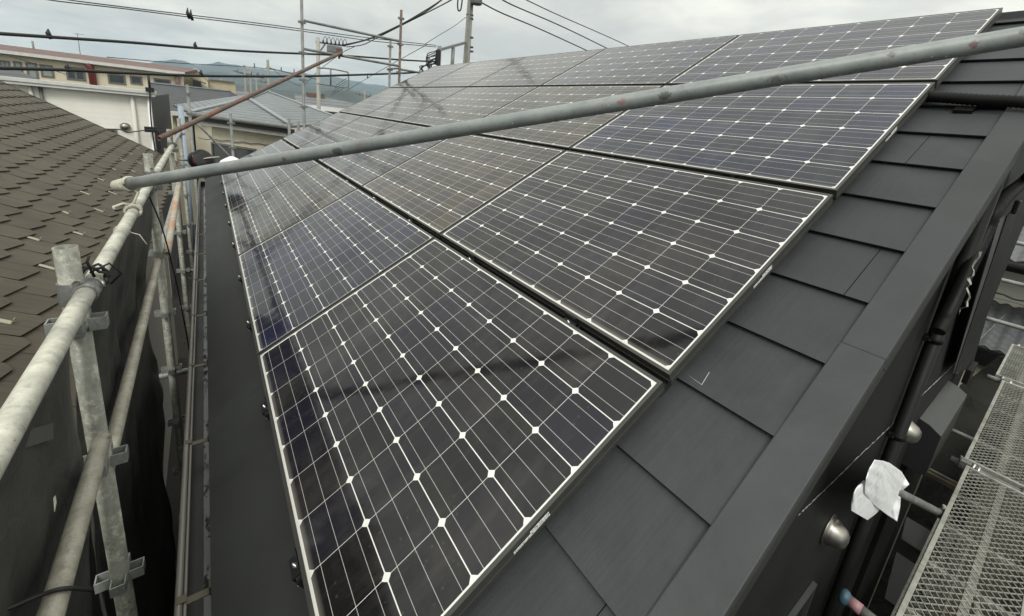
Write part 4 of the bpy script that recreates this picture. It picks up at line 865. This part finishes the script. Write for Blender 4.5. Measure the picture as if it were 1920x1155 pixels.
for k in range(n_): xx = p0.x+(p1.x-p0.x)*k/n_; mb.bb((xx, 41.85, p1.z-.01), (xx+(p1.x-p0.x)/n_*.55, 47, p1.z+.10))
mb.build('roof', M['wframe'], sh)
# dark shingle roof
ds = thing('dark_shingle_house', (1, 22, -6), 'house with a dark grey shingle roof between the white building and the blue metal roof', 'house')
ey, ry = 27.0, 31.5; eL, eR = AX(300, 207, y=ey), AX(372, 212, y=ey); rL, rR = AX(262, 153, y=ry), AX(433, 172, y=ry)
zE2 = (eL.z+eR.z)/2; zR2 = (rL.z+rR.z)/2
q = [Vector((-2.2, ey, zE2)), Vector((eR.x+.9, ey, zE2)), Vector((rR.x, ry, zR2)), Vector((-2.6, ry, zR2))]
mb = MB(); mb.hexa([v_-Vector((0,0,.12)) for v_ in q]+q); mb.build('roof', M['dark_slate'], ds)
mb = MB(); mb.bb((-2.6, ry-.1, zR2), (rR.x, ry+.1, zR2+.06)); mb.build('ridge_cap', M['ridge'], ds)
mb = MB(); mb.bb((-2.2, ey-.08, zE2-.2), (eR.x+.9, ey-.005, zE2+.01)); mb.build('gutter', M['trim'], ds)
mb = MB(); mb.bb((-1.5, ey+.35, -6), (eR.x+.5, ry, zE2-.1)); mb.build('wall', M['cream2'], ds)
window(ds, ey+.35, 330, 222, 343, 250, 1, M['win'], .05)
mb = MB(); mb.face([rR, Vector((eR.x+.9, ey, zE2)), Vector((rR.x+2.6, 34, zE2))]); mb.build('hip_slope', M['dark_slate'], ds)
# pale blue metal hip roof with cream wall
bh = thing('blue_roof_house', (3, 18, -6), 'house with a pale blue-grey metal hip roof and cream wall beyond the far eave corner', 'house')
zB = .46; cL = AX(358, 211.5, z=zB); cN = AX(545, 236, z=zB)
apL = AX(466, 186, y=17.5); apR = AX(500, 172, y=22.0); zA = apL.z; apR = AX(502, 172, z=max(zA, apL.z)) if False else apR
cRt = AX(655, 229, y=19.5)
def slab(pts, name, m, par, th_=.06):
    pts = [Vector(v_) for v_ in pts]; mb = MB(); lo = [v_-Vector((0,0,th_)) for v_ in pts]; mb.face(pts); mb.face(list(reversed(lo)))
    for i in range(len(pts)): j = (i+1) % len(pts); mb.face([pts[i], lo[i], lo[j], pts[j]])
    return mb.build(name, m, par)
hipL = cL + (cN-cL)*0.0
slab([cL, cN, apL], 'front_slope', M['blue_metal'], bh)
slab([cN, cRt, apR, apL], 'right_slope', M['blue_metal'], bh)
slab([cL, apL, apR, cL+Vector((-.8, 9, -.1))], 'left_slope', M['blue_metal'], bh)
mb = MB()
for a, b in ((cN, apL), (cL, apL), (apL, apR), (apR, cRt)): mb.tube([a+Vector((0,0,.03)), b+Vector((0,0,.03))], .055, 6)
mb.build('ridge_cap', M['ridge'], bh)
mb = MB(); d_ = (cN-cL).normalized(); nrm = Vector((d_.y, -d_.x, 0)); nrm = nrm if nrm.y < 0 else -nrm
for k in range(1, 6): pass
mb.tube([cL+nrm*.06-Vector((0,0,.03)), cN+nrm*.06-Vector((0,0,.03))], .065, 10); mb.build('gutter', M['galv_far'], bh)
def vwall(a, b, z0, z1, off, name, m, par, d=.1):
    a = a+nrm*off; b = b+nrm*off; mb = MB(); o_ = -nrm*d; pts = [Vector((a.x, a.y, z0)), Vector((b.x, b.y, z0))]
    mb.hexa([pts[0], pts[1], pts[1]+o_, pts[0]+o_, Vector((a.x, a.y, z1)), Vector((b.x, b.y, z1)), Vector((b.x, b.y, z1))+o_, Vector((a.x, a.y, z1))+o_]); return mb.build(name, m, par)
vwall(cL, cN, zB-.20, zB-.09, -.02, 'fascia', M['darkwood'], bh)
vwall(cL, cN, zB-.31, zB-.21, -.10, 'soffit_trim', M['trim'], bh)
vwall(cL+d_*.25, cN-d_*.2, -6, zB-.32, -.40, 'wall', M['cream2'], bh)
wa = APL(398, 266, nrm, cL-nrm*.40); wb_ = APL(482, 300, nrm, cL-nrm*.40)
mb = MB(); zt_, zl = wa.z, wa.z-1.1; k0 = (wa-cL).dot(d_); k1 = k0+ (wb_-wa).dot(d_)
def wq(k, z, o_=0): return cL + d_*k + nrm*(-.40+o_) + Vector((0,0,z-cL.z))
for ka, kb, za, zb_ in ((k0, k0+.05, zl, zt_), (k1-.05, k1, zl, zt_), (k0+.05, k1-.05, zt_-.05, zt_), (k0+.05, k1-.05, zl, zl+.05), ((k0+k1)/2-.03, (k0+k1)/2+.03, zl+.05, zt_-.05)):
    mb.hexa([wq(ka, za), wq(kb, za), wq(kb, za, .05), wq(ka, za, .05), wq(ka, zb_), wq(kb, zb_), wq(kb, zb_, .05), wq(ka, zb_, .05)])
wn2 = mb.build('window', M['wframe'], bh); mb = MB(); mb.hexa([wq(k0+.02, zl), wq(k1-.02, zl), wq(k1-.02, zl, .02), wq(k0+.02, zl, .02), wq(k0+.02, zt_-.01), wq(k1-.02, zt_-.01), wq(k1-.02, zt_-.01, .02), wq(k0+.02, zt_-.01, .02)]); mb.build('pane', M['win'], wn2)
mb = MB(); pts = [APL(372+i*14, 258+i*1.3+(2.2 if i % 2 else 0), nrm, cL-nrm*.36) for i in range(14)]; mb.tube(smooth(pts, 3), .012, 5); mb.build('wall_cable', M['wframe'], bh)
mb = MB(); q = APL(362, 262, nrm, cL-nrm*.36); mb.tube([APL(359, 212, nrm, cL-nrm*.3), Vector((q.x, q.y, -6))], .045, 8); mb.build('downpipe', M['blackpvc'], bh)
# white-eaved house behind
wh = thing('white_eave_house', (6, 34, -6), 'pale house with a bright white eave and grey hip roof behind the far scaffold', 'house')
yE, yRg = 30, 34; a, b = AX(557, 195, y=yE), AX(700, 209, y=yE); zz_ = (a.z+b.z)/2; r_a, r_b = AX(575, 184, y=yRg), AX(627, 180.5, y=yRg); zr_ = (r_a.z+r_b.z)/2; xr2 = AX(672, 196, y=yE+2).x
slab([(a.x, yE, zz_), (b.x+1.5, yE, zz_), (r_b.x, yRg, zr_), (r_a.x-.8, yRg, zr_)], 'roof', M['grey_roof'], wh)
slab([(b.x+1.5, yE, zz_), (b.x+3, yRg+5, zz_), (r_b.x, yRg, zr_)], 'hip_slope', M['grey_roof'], wh)
mb = MB(); mb.bb((a.x-.05, yE-.12, zz_-.27), (b.x+1.5, yE-.005, zz_+.01)); mb.build('eave_board', M['whitetrim'], wh)
mb = MB(); mb.bb((a.x+.3, yE+.4, -6), (b.x+1.2, yRg+4, zz_-.1)); mb.build('wall', M['pale'], wh)
mb = MB(); mb.bb((r_a.x, yRg-.5, zr_-.1), (r_a.x+1.1, yRg+.2, zr_+.22)); mb.build('roof_unit', M['rust'], wh)
window(wh, yE+.4, 574, 204, 592, 221, 2, M['winpale'], .07); window(wh, yE+.4, 622, 212, 640, 226, 2, M['winpale'], .07)
# scattered far houses
tl = ['grey', 'brown', 'blue-grey', 'pale', 'green-grey']; rc = [(.14,.14,.15), (.15,.11,.08), (.12,.15,.18), (.33,.33,.32), (.13,.17,.14)]
rmats = [mat_roof('far_roof_'+a.replace('-', '_'), b, .35) for a, b in zip(tl, rc)]
wm = [M['pale'], M['cream'], M['cream2'], M['whitetrim']]
rnd = random.Random(11); n_h = 0
spots = []
for i, (px, y_) in enumerate(((440,60),(452,48),(470,75),(485,90),(500,62),(520,80),(535,55),(548,100),(575,70),(590,120),(610,60),(630,90),(655,75),(668,110),(684,70),(700,95),(712,60),(725,120),(420,110),(460,140),(510,150),(560,160),(640,150),(690,160))):
    base = AX(px, 190, y=y_); sx, sy, hh = rnd.uniform(5, 9), rnd.uniform(6, 9), rnd.uniform(4.6, 6.2)
    zg = -6; k_ = i % 5; x_ = base.x
    o = thing('distant_house', (x_, y_, zg), 'small distant %s-roofed house, number %d from the left of the far rooftops' % (tl[k_], i+1), 'house', 'distant houses before the hills')
    mb = MB(); mb.bb((x_-sx/2, y_-sy/2, zg), (x_+sx/2, y_+sy/2, zg+hh)); mb.build('wall', wm[i % 4], o)
    mb = MB(); ov = .4; rh = rnd.uniform(1.0, 1.7); ez = zg+hh+.004; A4 = [Vector((x_+s1*(sx/2+ov), y_+s2*(sy/2+ov), ez)) for s1, s2 in ((-1,-1),(1,-1),(1,1),(-1,1))]; rl_, rr_ = Vector((x_-sx*.2, y_, ez+rh)), Vector((x_+sx*.2, y_, ez+rh))
    mb.face([A4[0], A4[1], rr_, rl_]); mb.face([A4[1], A4[2], rr_]); mb.face([A4[2], A4[3], rl_, rr_]); mb.face([A4[3], A4[0], rl_]); mb.face(list(reversed(A4))); mb.build('roof', rmats[k_], o)
    mb = MB(); mb.bb((x_-sx*.3, y_-sy/2-.04, zg+hh-1.6), (x_-sx*.05, y_-sy/2-.003, zg+hh-.6)); mb.bb((x_+sx*.1, y_-sy/2-.04, zg+hh-1.6), (x_+sx*.33, y_-sy/2-.003, zg+hh-.6)); mb.build('window', M['win'], o)
for o in [q for q in bpy.data.objects if q.name.startswith('distant_house')]: pass

# ------------------------------------------------------------------ right: neighbours beyond the gable
rh_ = thing('panelled_house', (13, 0, -6), 'cream house with square wall panels seen past the gable at right', 'house')
t = NT('cream_square_panels'); X, Y, Z = t.xyz(); n = t.noise(2, 4)
gl_ = t.M('MAXIMUM', t.M('LESS_THAN', t.M('FRACT', t.M('DIVIDE', t.M('ADD', Y, .11), .30)), .02), t.M('LESS_THAN', t.M('FRACT', t.M('DIVIDE', Z, .62)), .012)); c = t.mix(n, (.80,.77,.65), (.88,.85,.74)); c = t.mix(gl_, c, (.12,.12,.11)); M['panels'] = t.fin(c, .5)
Xr = 9.0
p0, p1 = AX(1900, 475, x=Xr), AX(1860, 600, x=Xr)
mb = MB(); mb.bb((Xr, -2.5, -6), (Xr+6, 1.5, AX(1905, 482, x=Xr).z)); mb.build('wall', M['panels'], rh_)
def tileroof(o, x0, x1, y0, y1, z0, z1, name='roof'):
    NV = round((x1-x0)/.14)
    t_n = int((y1-y0)/.13)
    def fn(u, v):
        y_ = y0+(y1-y0)*u; ph = (y_/.13) % 1; f = (v*NV) % 1
        return (x0+(x1-x0)*v, y_, z0+(z1-z0)*v + .016*math.cos(2*math.pi*ph) - .02*f)
    mb = MB(); mb.grid(fn, t_n*8, NV*5); return mb.build(name, M['kawara'], o, solid=.02)
t = NT('grey_kawara_tiles'); n = t.noise(6, 5, .6); M['kawara'] = t.fin(t.mix(n, (.055,.058,.062), (.13,.135,.14)), .5)
ztop = AX(1905, 482, x=Xr).z
tileroof(rh_, Xr-.6, Xr+3, -2.6, 1.6, ztop+.02, ztop+1.5)
mb = MB(); mb.bb((Xr-.62, -2.6, ztop-.13), (Xr-.5, 1.6, ztop-.02)); mb.tube([(Xr-.68, -2.6, ztop-.05), (Xr-.68, 1.6, ztop-.05)], .06, 10); mb.build('gutter', M['blackpvc'], rh_)
lt_ = thing('lean_to_roof', (8, -.5, -6), 'low grey tiled lean-to roof in front of the cream panelled house', 'roof')
za = AX(1880, 600, x=8.6).z
tileroof(lt_, 7.7, 8.95, -2.4, .2, AX(1868, 650, x=7.7).z-.05, za+.15)
mb = MB(); mb.bb((7.75, -2.4, -6), (8.9, .15, AX(1868, 650, x=7.7).z-.3)); mb.build('wall', M['cream2'], lt_)
mb = MB(); q = AX(1868, 650, x=7.7).z; mb.bb((7.66, -2.4, q-.28), (7.74, .2, q-.08)); mb.build('fascia', M['blackpvc'], lt_)
g_s = 'scaffold tubes before the cream panelled house'
for i, (a, b, lab) in enumerate((((1888, 452), (1925, 459), 'upper scaffold tube before the grey tiled eave'), ((1866, 522), (1925, 536), 'middle scaffold tube before the cream panels'), ((1844, 595), (1925, 617), 'lower scaffold tube before the cream panels'))):
    pipe('guardrail', AX(*a, x=7.2), AX(*b, x=7.2)+Vector((0,-.6,0)), .024, M['galv'], lab, 'scaffold tube', g_s, hollow=.05, n=10)
wire('cable', [AX(1858, 548, x=8.2), AX(1880, 552, x=8.2), AX(1905, 562, x=8.2), AX(1940, 566, x=8.2)], .012, 'thin cable sagging before the cream panels', 'cable')
def shade_sheet(u, v):
    x = 1.0+u*8.0; z = -.9-v*5.0; return (x, -1.22-.03*math.sin(x*7+z*2)-.02*math.sin(x*17), z)
mb = MB(); mb.grid(shade_sheet, 90, 20); tag(mb.build('safety_sheet', M['sheet'], None, solid=.0015), 'dark safety sheet added outside the gable decks at the right edge to darken the alley', 'safety sheet')  # sheet added outside the decks to darken the alley
q = [AX(px, py, x=6.9) for px, py in ((1800, 722), (1832, 700), (1872, 668), (1960, 655))]
mb = MB(); lo = [Vector((v_.x, v_.y, -6)) for v_ in q]
for i in range(3): mb.face([q[i], q[i+1], lo[i+1], lo[i]])
tag(mb.build('screen', M['sheet'], None, solid=.004), 'black tarpaulin with a slanting top edge added to darken the side alley', 'screen')  # dark sheet added to blacken the alley below the cream wall
# things in the alley under the gable
M['conc'] = plain('grey_concrete_block', (.055,.055,.052), .85)
for i, (px, py) in enumerate(((1722, 1010), (1700, 1075), (1690, 1120))):
    q = AX(px, py, z=-2.6 if i == 0 else -3.4); mb = MB(); mb.box(q, (.42, .24, .05), X=Vector((.93,.1,0)).normalized()); tag(mb.build('paving_slab', M['conc'], None), 'grey slab stored low in the side alley, %s' % ['below the white bag', 'between the bag and the taped tube', 'beside the taped tube end'][i], 'slab')
# ------------------------------------------------------------------ poles and overhead lines
M['polec'] = plain('concrete_pole', (.24,.235,.21), .8, 0, scale=3, var=.2)
M['polem'] = plain('pale_pole', (.33,.33,.29), .7, 0, scale=3, var=.2)
YP = 15.5
bp = thing('utility_pole', AX(880, 60, y=YP)*1, 'big concrete utility pole with a grey transformer rising behind the ridge', 'utility pole')
ca = AX(881, 20, y=YP); bp.location = (ca.x, YP, -6); ROOTINV[bp.name] = Matrix.Translation(-Vector((ca.x, YP, -6)))
mb = MB(); mb.tube([(ca.x, YP, -6), (ca.x, YP, 9.0)], [.19, .10], 20); mb.build('shaft', M['polec'], bp)
mb = MB(); q = AX(891, 9, y=YP-.2); mb.lathe((q.x, YP-.28, q.z), (0,0,1), [(0,0),(.20,0),(.22,.03),(.22,.75),(.12,.85),(0,.86)], 24); mb.build('transformer', M['galv_far'], bp)
mb = MB()
for py in (28, 35, 70, 88, 96): q = AX(881, py, y=YP); mb.tube([(q.x, YP, q.z-.025), (q.x, YP, q.z+.025)], .145, 16)
mb.build('band', M['galv_dark'], bp)
mb = MB(); q = AX(874, 35, y=YP-.17); mb.tube([(q.x+.12, YP-.17, -1), (q.x+.12, YP-.17, q.z+1.5)], .035, 8); mb.build('riser_pipe', M['galv_dark'], bp)
mb = MB(); a, b = AX(872, 80, y=YP-.1), AX(822, 94, y=YP-1.2); mb.box((a+b)/2, ((b-a).length, .09, .09), X=(b-a).normalized(), Y=(b-a).normalized().cross(Vector((0,0,1))).normalized(), Z=(b-a).normalized().cross((b-a).normalized().cross(Vector((0,0,-1)))).normalized()); mb.build('arm', M['galv_far'], bp)
mb = MB(); q1, q2 = AX(850, 88, y=YP-.6), AX(824, 92, y=YP-1.15); mb.tube([q1, q1-Vector((0,0,1.2))], .07, 10); mb.tube([q2+Vector((0,0,.1)), q2-Vector((0,0,1.2))], .075, 10); mb.build('arm_post', M['galv_far'], bp)
mb = MB(); q = AX(862, 2, y=YP-.3); mb.tube(smooth([q+Vector((-.03,0,.5)), q+Vector((-.08,0,0)), q+Vector((-.06,0,-.28)), q+Vector((0,0,-.34)), q+Vector((.07,0,-.25)), q+Vector((.10,0,.1)), q+Vector((.08,0,.5))], 5), .028, 8); mb.build('cable_loop', M['wire'], bp)
mb = MB()
for i in range(9):
    q = AX(819+random.uniform(-4, 4), 96+i*3, y=YP-1.2); mb.tube(smooth([q, q+Vector((-.25-random.random()*.2,0,-.15)), q+Vector((-.5*random.random()-.2,0,-.35*random.random()-.2)), q+Vector((-.1,0,-.6))], 5), .018, 6)
mb.box(AX(821, 108, y=YP-1.25), (.14, .14, .5)); mb.build('cable_bundle', M['wire'], bp)
YT = 28
tp_ = thing('pale_pole', (AX(596, 150, y=YT).x, YT, -6), 'pale slender pole with insulators and a loop platform behind the far scaffold', 'utility pole')
xx = AX(596, 75, y=YT).x; mb = MB(); mb.tube([(xx, YT, -6), (xx, YT, AX(596, 70, y=YT).z)], [.13, .10], 14); mb.build('shaft', M['polem'], tp_)
mb = MB(); a, b = AX(592, 78.5, y=YT), AX(648, 86, y=YT); mb.tube([a, b], .05, 8); mb.tube([AX(600, 96, y=YT), AX(610, 82, y=YT)], .04, 8); mb.build('crossarm', M['galv_dark'], tp_)
for px in (606, 613, 621, 629, 636, 643):
    q = AX(px, 80+(px-592)*.13, y=YT-.1); mb = MB(); mb.lathe(q, (0,0,1), [(.03,0),(.06,.03),(.03,.06),(.06,.10),(.03,.14),(.05,.18),(0,.22)], 10); mb.tube(smooth([q+Vector((0,0,.2)), q+Vector((.12,0,.42)), q+Vector((.25,0,.1))], 4), .015, 6); mb.build('insulator', M['wire'], tp_)
mb = MB(); mb.box(AX(627, 93, y=YT-.3), (.75, .5, .42)); mb.build('transformer', M['galv_far'], tp_, bevel=.05)
loop = [AX(px, py, y=YT-.3) for px, py in ((595, 127), (620, 129), (648, 134.5), (653, 138), (653.5, 160), (650, 164), (625, 161), (595, 156.5))]
mb = MB(); mb.tube(smooth(loop, 3), .04, 8); mb.tube([AX(620, 130, y=YT-.3), AX(620, 160, y=YT-.3)], .05, 8)
for i in range(4): mb.tube([AX(651, 146+i*5, y=YT-.3), AX(630-i*3, 160+i*6, y=YT+.5)], .02, 6)
mb.build('platform_loop', M['galv_far'], tp_)
g_p = 'distant thin utility poles'
for px, pt, pb, y_, lab in ((458, 122, 190, 70, 'leftmost distant pole above the tan shed'), (468.5, 127, 190, 74, 'distant pole just right of the leftmost one'), (502, 112, 170, 60, 'tall distant pole with a long insulator arm'), (684, 165, 195, 65, 'distant pole with a cross arm right of the pale pole'), (718, 168, 190, 90, 'faint farthest distant pole near the roof edge'), (480, 140, 180, 95, 'tiny distant pole between the tall ones'), (414, 148, 165, 80, 'tiny distant pole above the corrugated shed roof')):
    a, b = AX(px, pt, y=y_), AX(px, pb, y=y_); o = thing('distant_pole', (a.x, y_, -6), lab, 'utility pole', g_p); mb = MB(); mb.tube([(a.x, y_, -6), (a.x, y_, a.z)], .14, 8); mb.build('shaft', M['polec'], o)
    L2 = 1.3 if px != 502 else 2.3; mb = MB(); mb.tube([(a.x-(L2 if px != 502 else .2), y_, a.z-.9), (a.x+L2*1.3, y_, a.z-1.2)], .07, 6)
    for k in range(4): mb.tube([(a.x-L2*.6+k*L2*.6, y_, a.z-1.1), (a.x-L2*.6+k*L2*.6, y_, a.z-.6)], .07, 6)
    mb.build('crossarm', M['galv_dark'], o)
# overhead cables (each hangs between two poles out of or in the picture)
g_c = 'overhead cables against the sky'
def cable(pts, y0, y1, r, lab, nodes=(), grp=g_c):
    q = []; xs = pts[0][0]; xe_ = pts[-1][0]
    for px, py in pts: t_ = (px-xs)/(xe_-xs); q.append(AX(px, py, y=y0+(y1-y0)*t_))
    s_ = smooth(q, 6); mb = MB(); mb.tube(s_, r, 7); o = mb.build('overhead_cable', M['wire'], None); tag(o, lab, 'cable', grp)
    for (px, py, dz) in nodes:
        t_ = (px-xs)/(xe_-xs); c = AX(px, py, y=y0+(y1-y0)*t_); mb = MB(); mb.tube([c-Vector((.0,0,.03)), c+Vector((-.03,0,dz*.45)), c+Vector((-.02,0,dz))], [.030, .034, .008], 8); mb.build('cable_clip', M['wire'], o)
    return o
cable([(-60, 59), (0, 63), (96, 69.5), (250, 80), (369, 90), (480, 97), (640, 104), (749, 112), (820, 116)], 9, YP-1.2, .027, 'thick black cable, upper of the two bold ones at left', ((96, 69.5, .12), (369, 89.5, .12)))
cable([(-60, 124), (0, 127.5), (120, 131), (265, 138), (400, 142.5), (560, 143), (680, 140), (760, 137), (800, 134)], 9, 13, .029, 'thick black cable, lower of the two bold ones at left', ((131, 131, .10), (380, 142, .12)))
cable([(60, -8), (100, 1), (230, 16), (355, 32), (480, 47), (600, 63), (700, 77), (818, 88)], 13, YP-1.2, .012, 'lower wire of the thin parallel pair across the upper left', ((355, 33, .22), (361, 36, .22)))
cable([(90, -8), (130, 0), (240, 14), (355, 28), (480, 43), (600, 59), (700, 72), (818, 85)], 13.3, YP-1.2, .012, 'upper wire of the thin parallel pair across the upper left')
cable([(644, 84), (690, 73), (745, 49), (790, 24), (830, -2), (860, -30)], YT, 18, .028, 'upper left of three cables rising to the big pole top')
cable([(645, 86), (700, 71), (750, 47), (795, 24), (828, 0), (850, -20)], YT, 17, .028, 'middle of three cables rising to the big pole top')
cable([(650, 88), (680, 84), (705, 72), (750, 49), (800, 24), (846, 0), (870, -18)], YT, 16, .026, 'right of three cables rising to the big pole top')
cable([(903, 5), (940, 24), (1000, 49), (1060, 76), (1120, 104), (1200, 142)], YP, 20, .027, 'lowest cable right of the transformer, dipping behind the ridge')
cable([(930, -8), (960, 9), (1030, 39), (1080, 62), (1137, 90), (1210, 126)], YP, 20, .027, 'middle cable of the three right of the transformer')
cable([(975, -6), (1040, 25), (1120, 60), (1175, 85), (1250, 122)], YP, 20, .022, 'highest cable of the three right of the transformer')
cable([(795, 84), (820, 68), (850, 50), (874, 32)], YP-1, YP, .010, 'thin stay wire from the cable bundle to the big pole')
cable([(650, 170), (700, 140), (760, 106), (800, 84)], 26, YP-1, .012, 'thin wire slanting down from the bundle toward the hills', ((690, 146, .12),))
cable([(-30, 92), (0, 100), (60, 118), (125, 140)], 20, 26, .012, 'thin wire slanting across the cream building windows')
cable([(200, 107), (330, 118), (456, 125), (520, 132), (600, 150)], 60, 70, .04, 'distant wire strung to the leftmost far poles')
cable([(505, 125), (560, 160), (600, 130), (640, 100), (664, 88)], 45, YT, .02, 'wire dipping from the tall distant pole toward the pale pole')
wire('wall_cable', [AX(200, 242, y=YW-.3), AX(225, 243, y=YW-.3), AX(240, 248, y=YW-.3), AX(258, 246, y=YW-.3), AX(283, 244, y=YW-.3), AX(318, 247, y=YW-.3)], .018, 'thin cables sagging along the white lap-sided wall', 'cable')
ant = thing('cable_hook', AX(281, 165, y=YW-.25), 'black cable hook and drop wire at the corner of the white wall', 'cable hook')
mb = MB(); q = AX(281, 168, y=YW-.25); mb.tube([q+Vector((0,0,.45)), q], .03, 8); mb.tube(smooth([q, q+Vector((-.05,0,-1)), q+Vector((0,0,-3)), q+Vector((-.05,0,-5))], 4), .02, 6); mb.box(q, (.2,.1,.12)); q = AX(283, 243, y=YW-.25); mb.box(q, (.3,.1,.16)); mb.box(q-Vector((-.15,0,.4)), (.1,.08,.7)); mb.build('hook', M['wire'], ant)

# ------------------------------------------------------------------ ground, hills, haze
t = NT('earth_ground'); n = t.noise(.3, 8, .6); n2 = t.noise(12, 5, .6); c = t.mix(n, (.030,.028,.024), (.060,.056,.050)); c = t.mix(n2, c, (.02,.018,.016)); M['ground'] = t.fin(c, .9)
mb = MB(); mb.face([(-6150, -6150, -6), (6150, -6150, -6), (6150, 6150, -6), (-6150, 6150, -6)]); tag(mb.build('ground', M['ground'], None), 'ground', None, kind='structure')
t = NT('forest_hill'); n = t.noise(.012, 10, .8); c = t.mix(t.mask(n, .38, .62), (.007,.014,.011), (.050,.066,.046)); M['forest'] = t.fin(c, .95)
from mathutils import noise as mn
def hills(D, prof, w_, name, seed):
    """a real ridge: heights follow the skyline seen, at distance D along the view, falling toward us and away"""
    def hz(px):
        for i in range(len(prof)-1):
            if prof[i][0] <= px <= prof[i+1][0]:
                f = (px-prof[i][0])/(prof[i+1][0]-prof[i][0]); f = f*f*(3-2*f); return prof[i][1]*(1-f)+prof[i+1][1]*f
        return prof[-1][1] if px > prof[-1][0] else prof[0][1]
    x0, x1 = prof[0][0], prof[-1][0]
    def fn(u, v):
        px = x0+(x1-x0)*u; top = AX(px, hz(px), y=D); s_ = (v-.5)*2; fall = max(0, 1-abs(s_)**1.4)
        hgt = (top.z+6)*fall; nz = mn.fractal(Vector((top.x*.006, (D+s_*w_)*.006, seed)), .9, 2.1, 6)*.10*(top.z+6)*(abs(s_) > .02)*1.0
        return (top.x, D+s_*w_, -6.5+max(0, hgt+nz*fall**.3))
    mb = MB(); mb.grid(fn, 130, 26); tag(mb.build(name, M['forest'], None), name.replace('_', ' '), None, kind='structure')
hills(4600, [(150, 150), (250, 128), (300, 114), (340, 113), (370, 122), (420, 119), (440, 121), (470, 128), (520, 134), (600, 140), (700, 158), (760, 172), (900, 190)], 1100, 'far_hills', 1)
hills(2600, [(330, 175), (365, 150), (385, 136), (400, 134.5), (425, 137), (440, 143), (480, 148), (520, 146), (560, 156), (600, 156), (640, 162), (655, 168), (690, 178), (740, 186), (800, 196)], 700, 'near_hills', 5)
hills(1500, [(300, 178), (360, 164), (420, 160), (470, 158), (520, 168), (570, 172), (600, 170), (640, 168), (665, 172), (690, 180), (760, 194)], 380, 'wooded_slope', 9)
t = NT('haze_air'); pv = t.n.new('ShaderNodeVolumePrincipled'); pv.inputs['Color'].default_value = (.62,.79,.96,1); pv.inputs['Density'].default_value = .00014; pv.inputs['Anisotropy'].default_value = .2
t.l.new(pv.outputs[0], t.o.inputs['Volume']); t.n.remove(t.b)
mb = MB(); mb.bb((-6200, -6200, -7.5), (6200, 6200, 330)); hz_ = mb.build('haze', t.m, None); tag(hz_, 'haze', None, kind='stuff')
SC.cycles.max_bounces = 8; SC.cycles.volume_bounces = 1; SC.cycles.transparent_max_bounces = 12
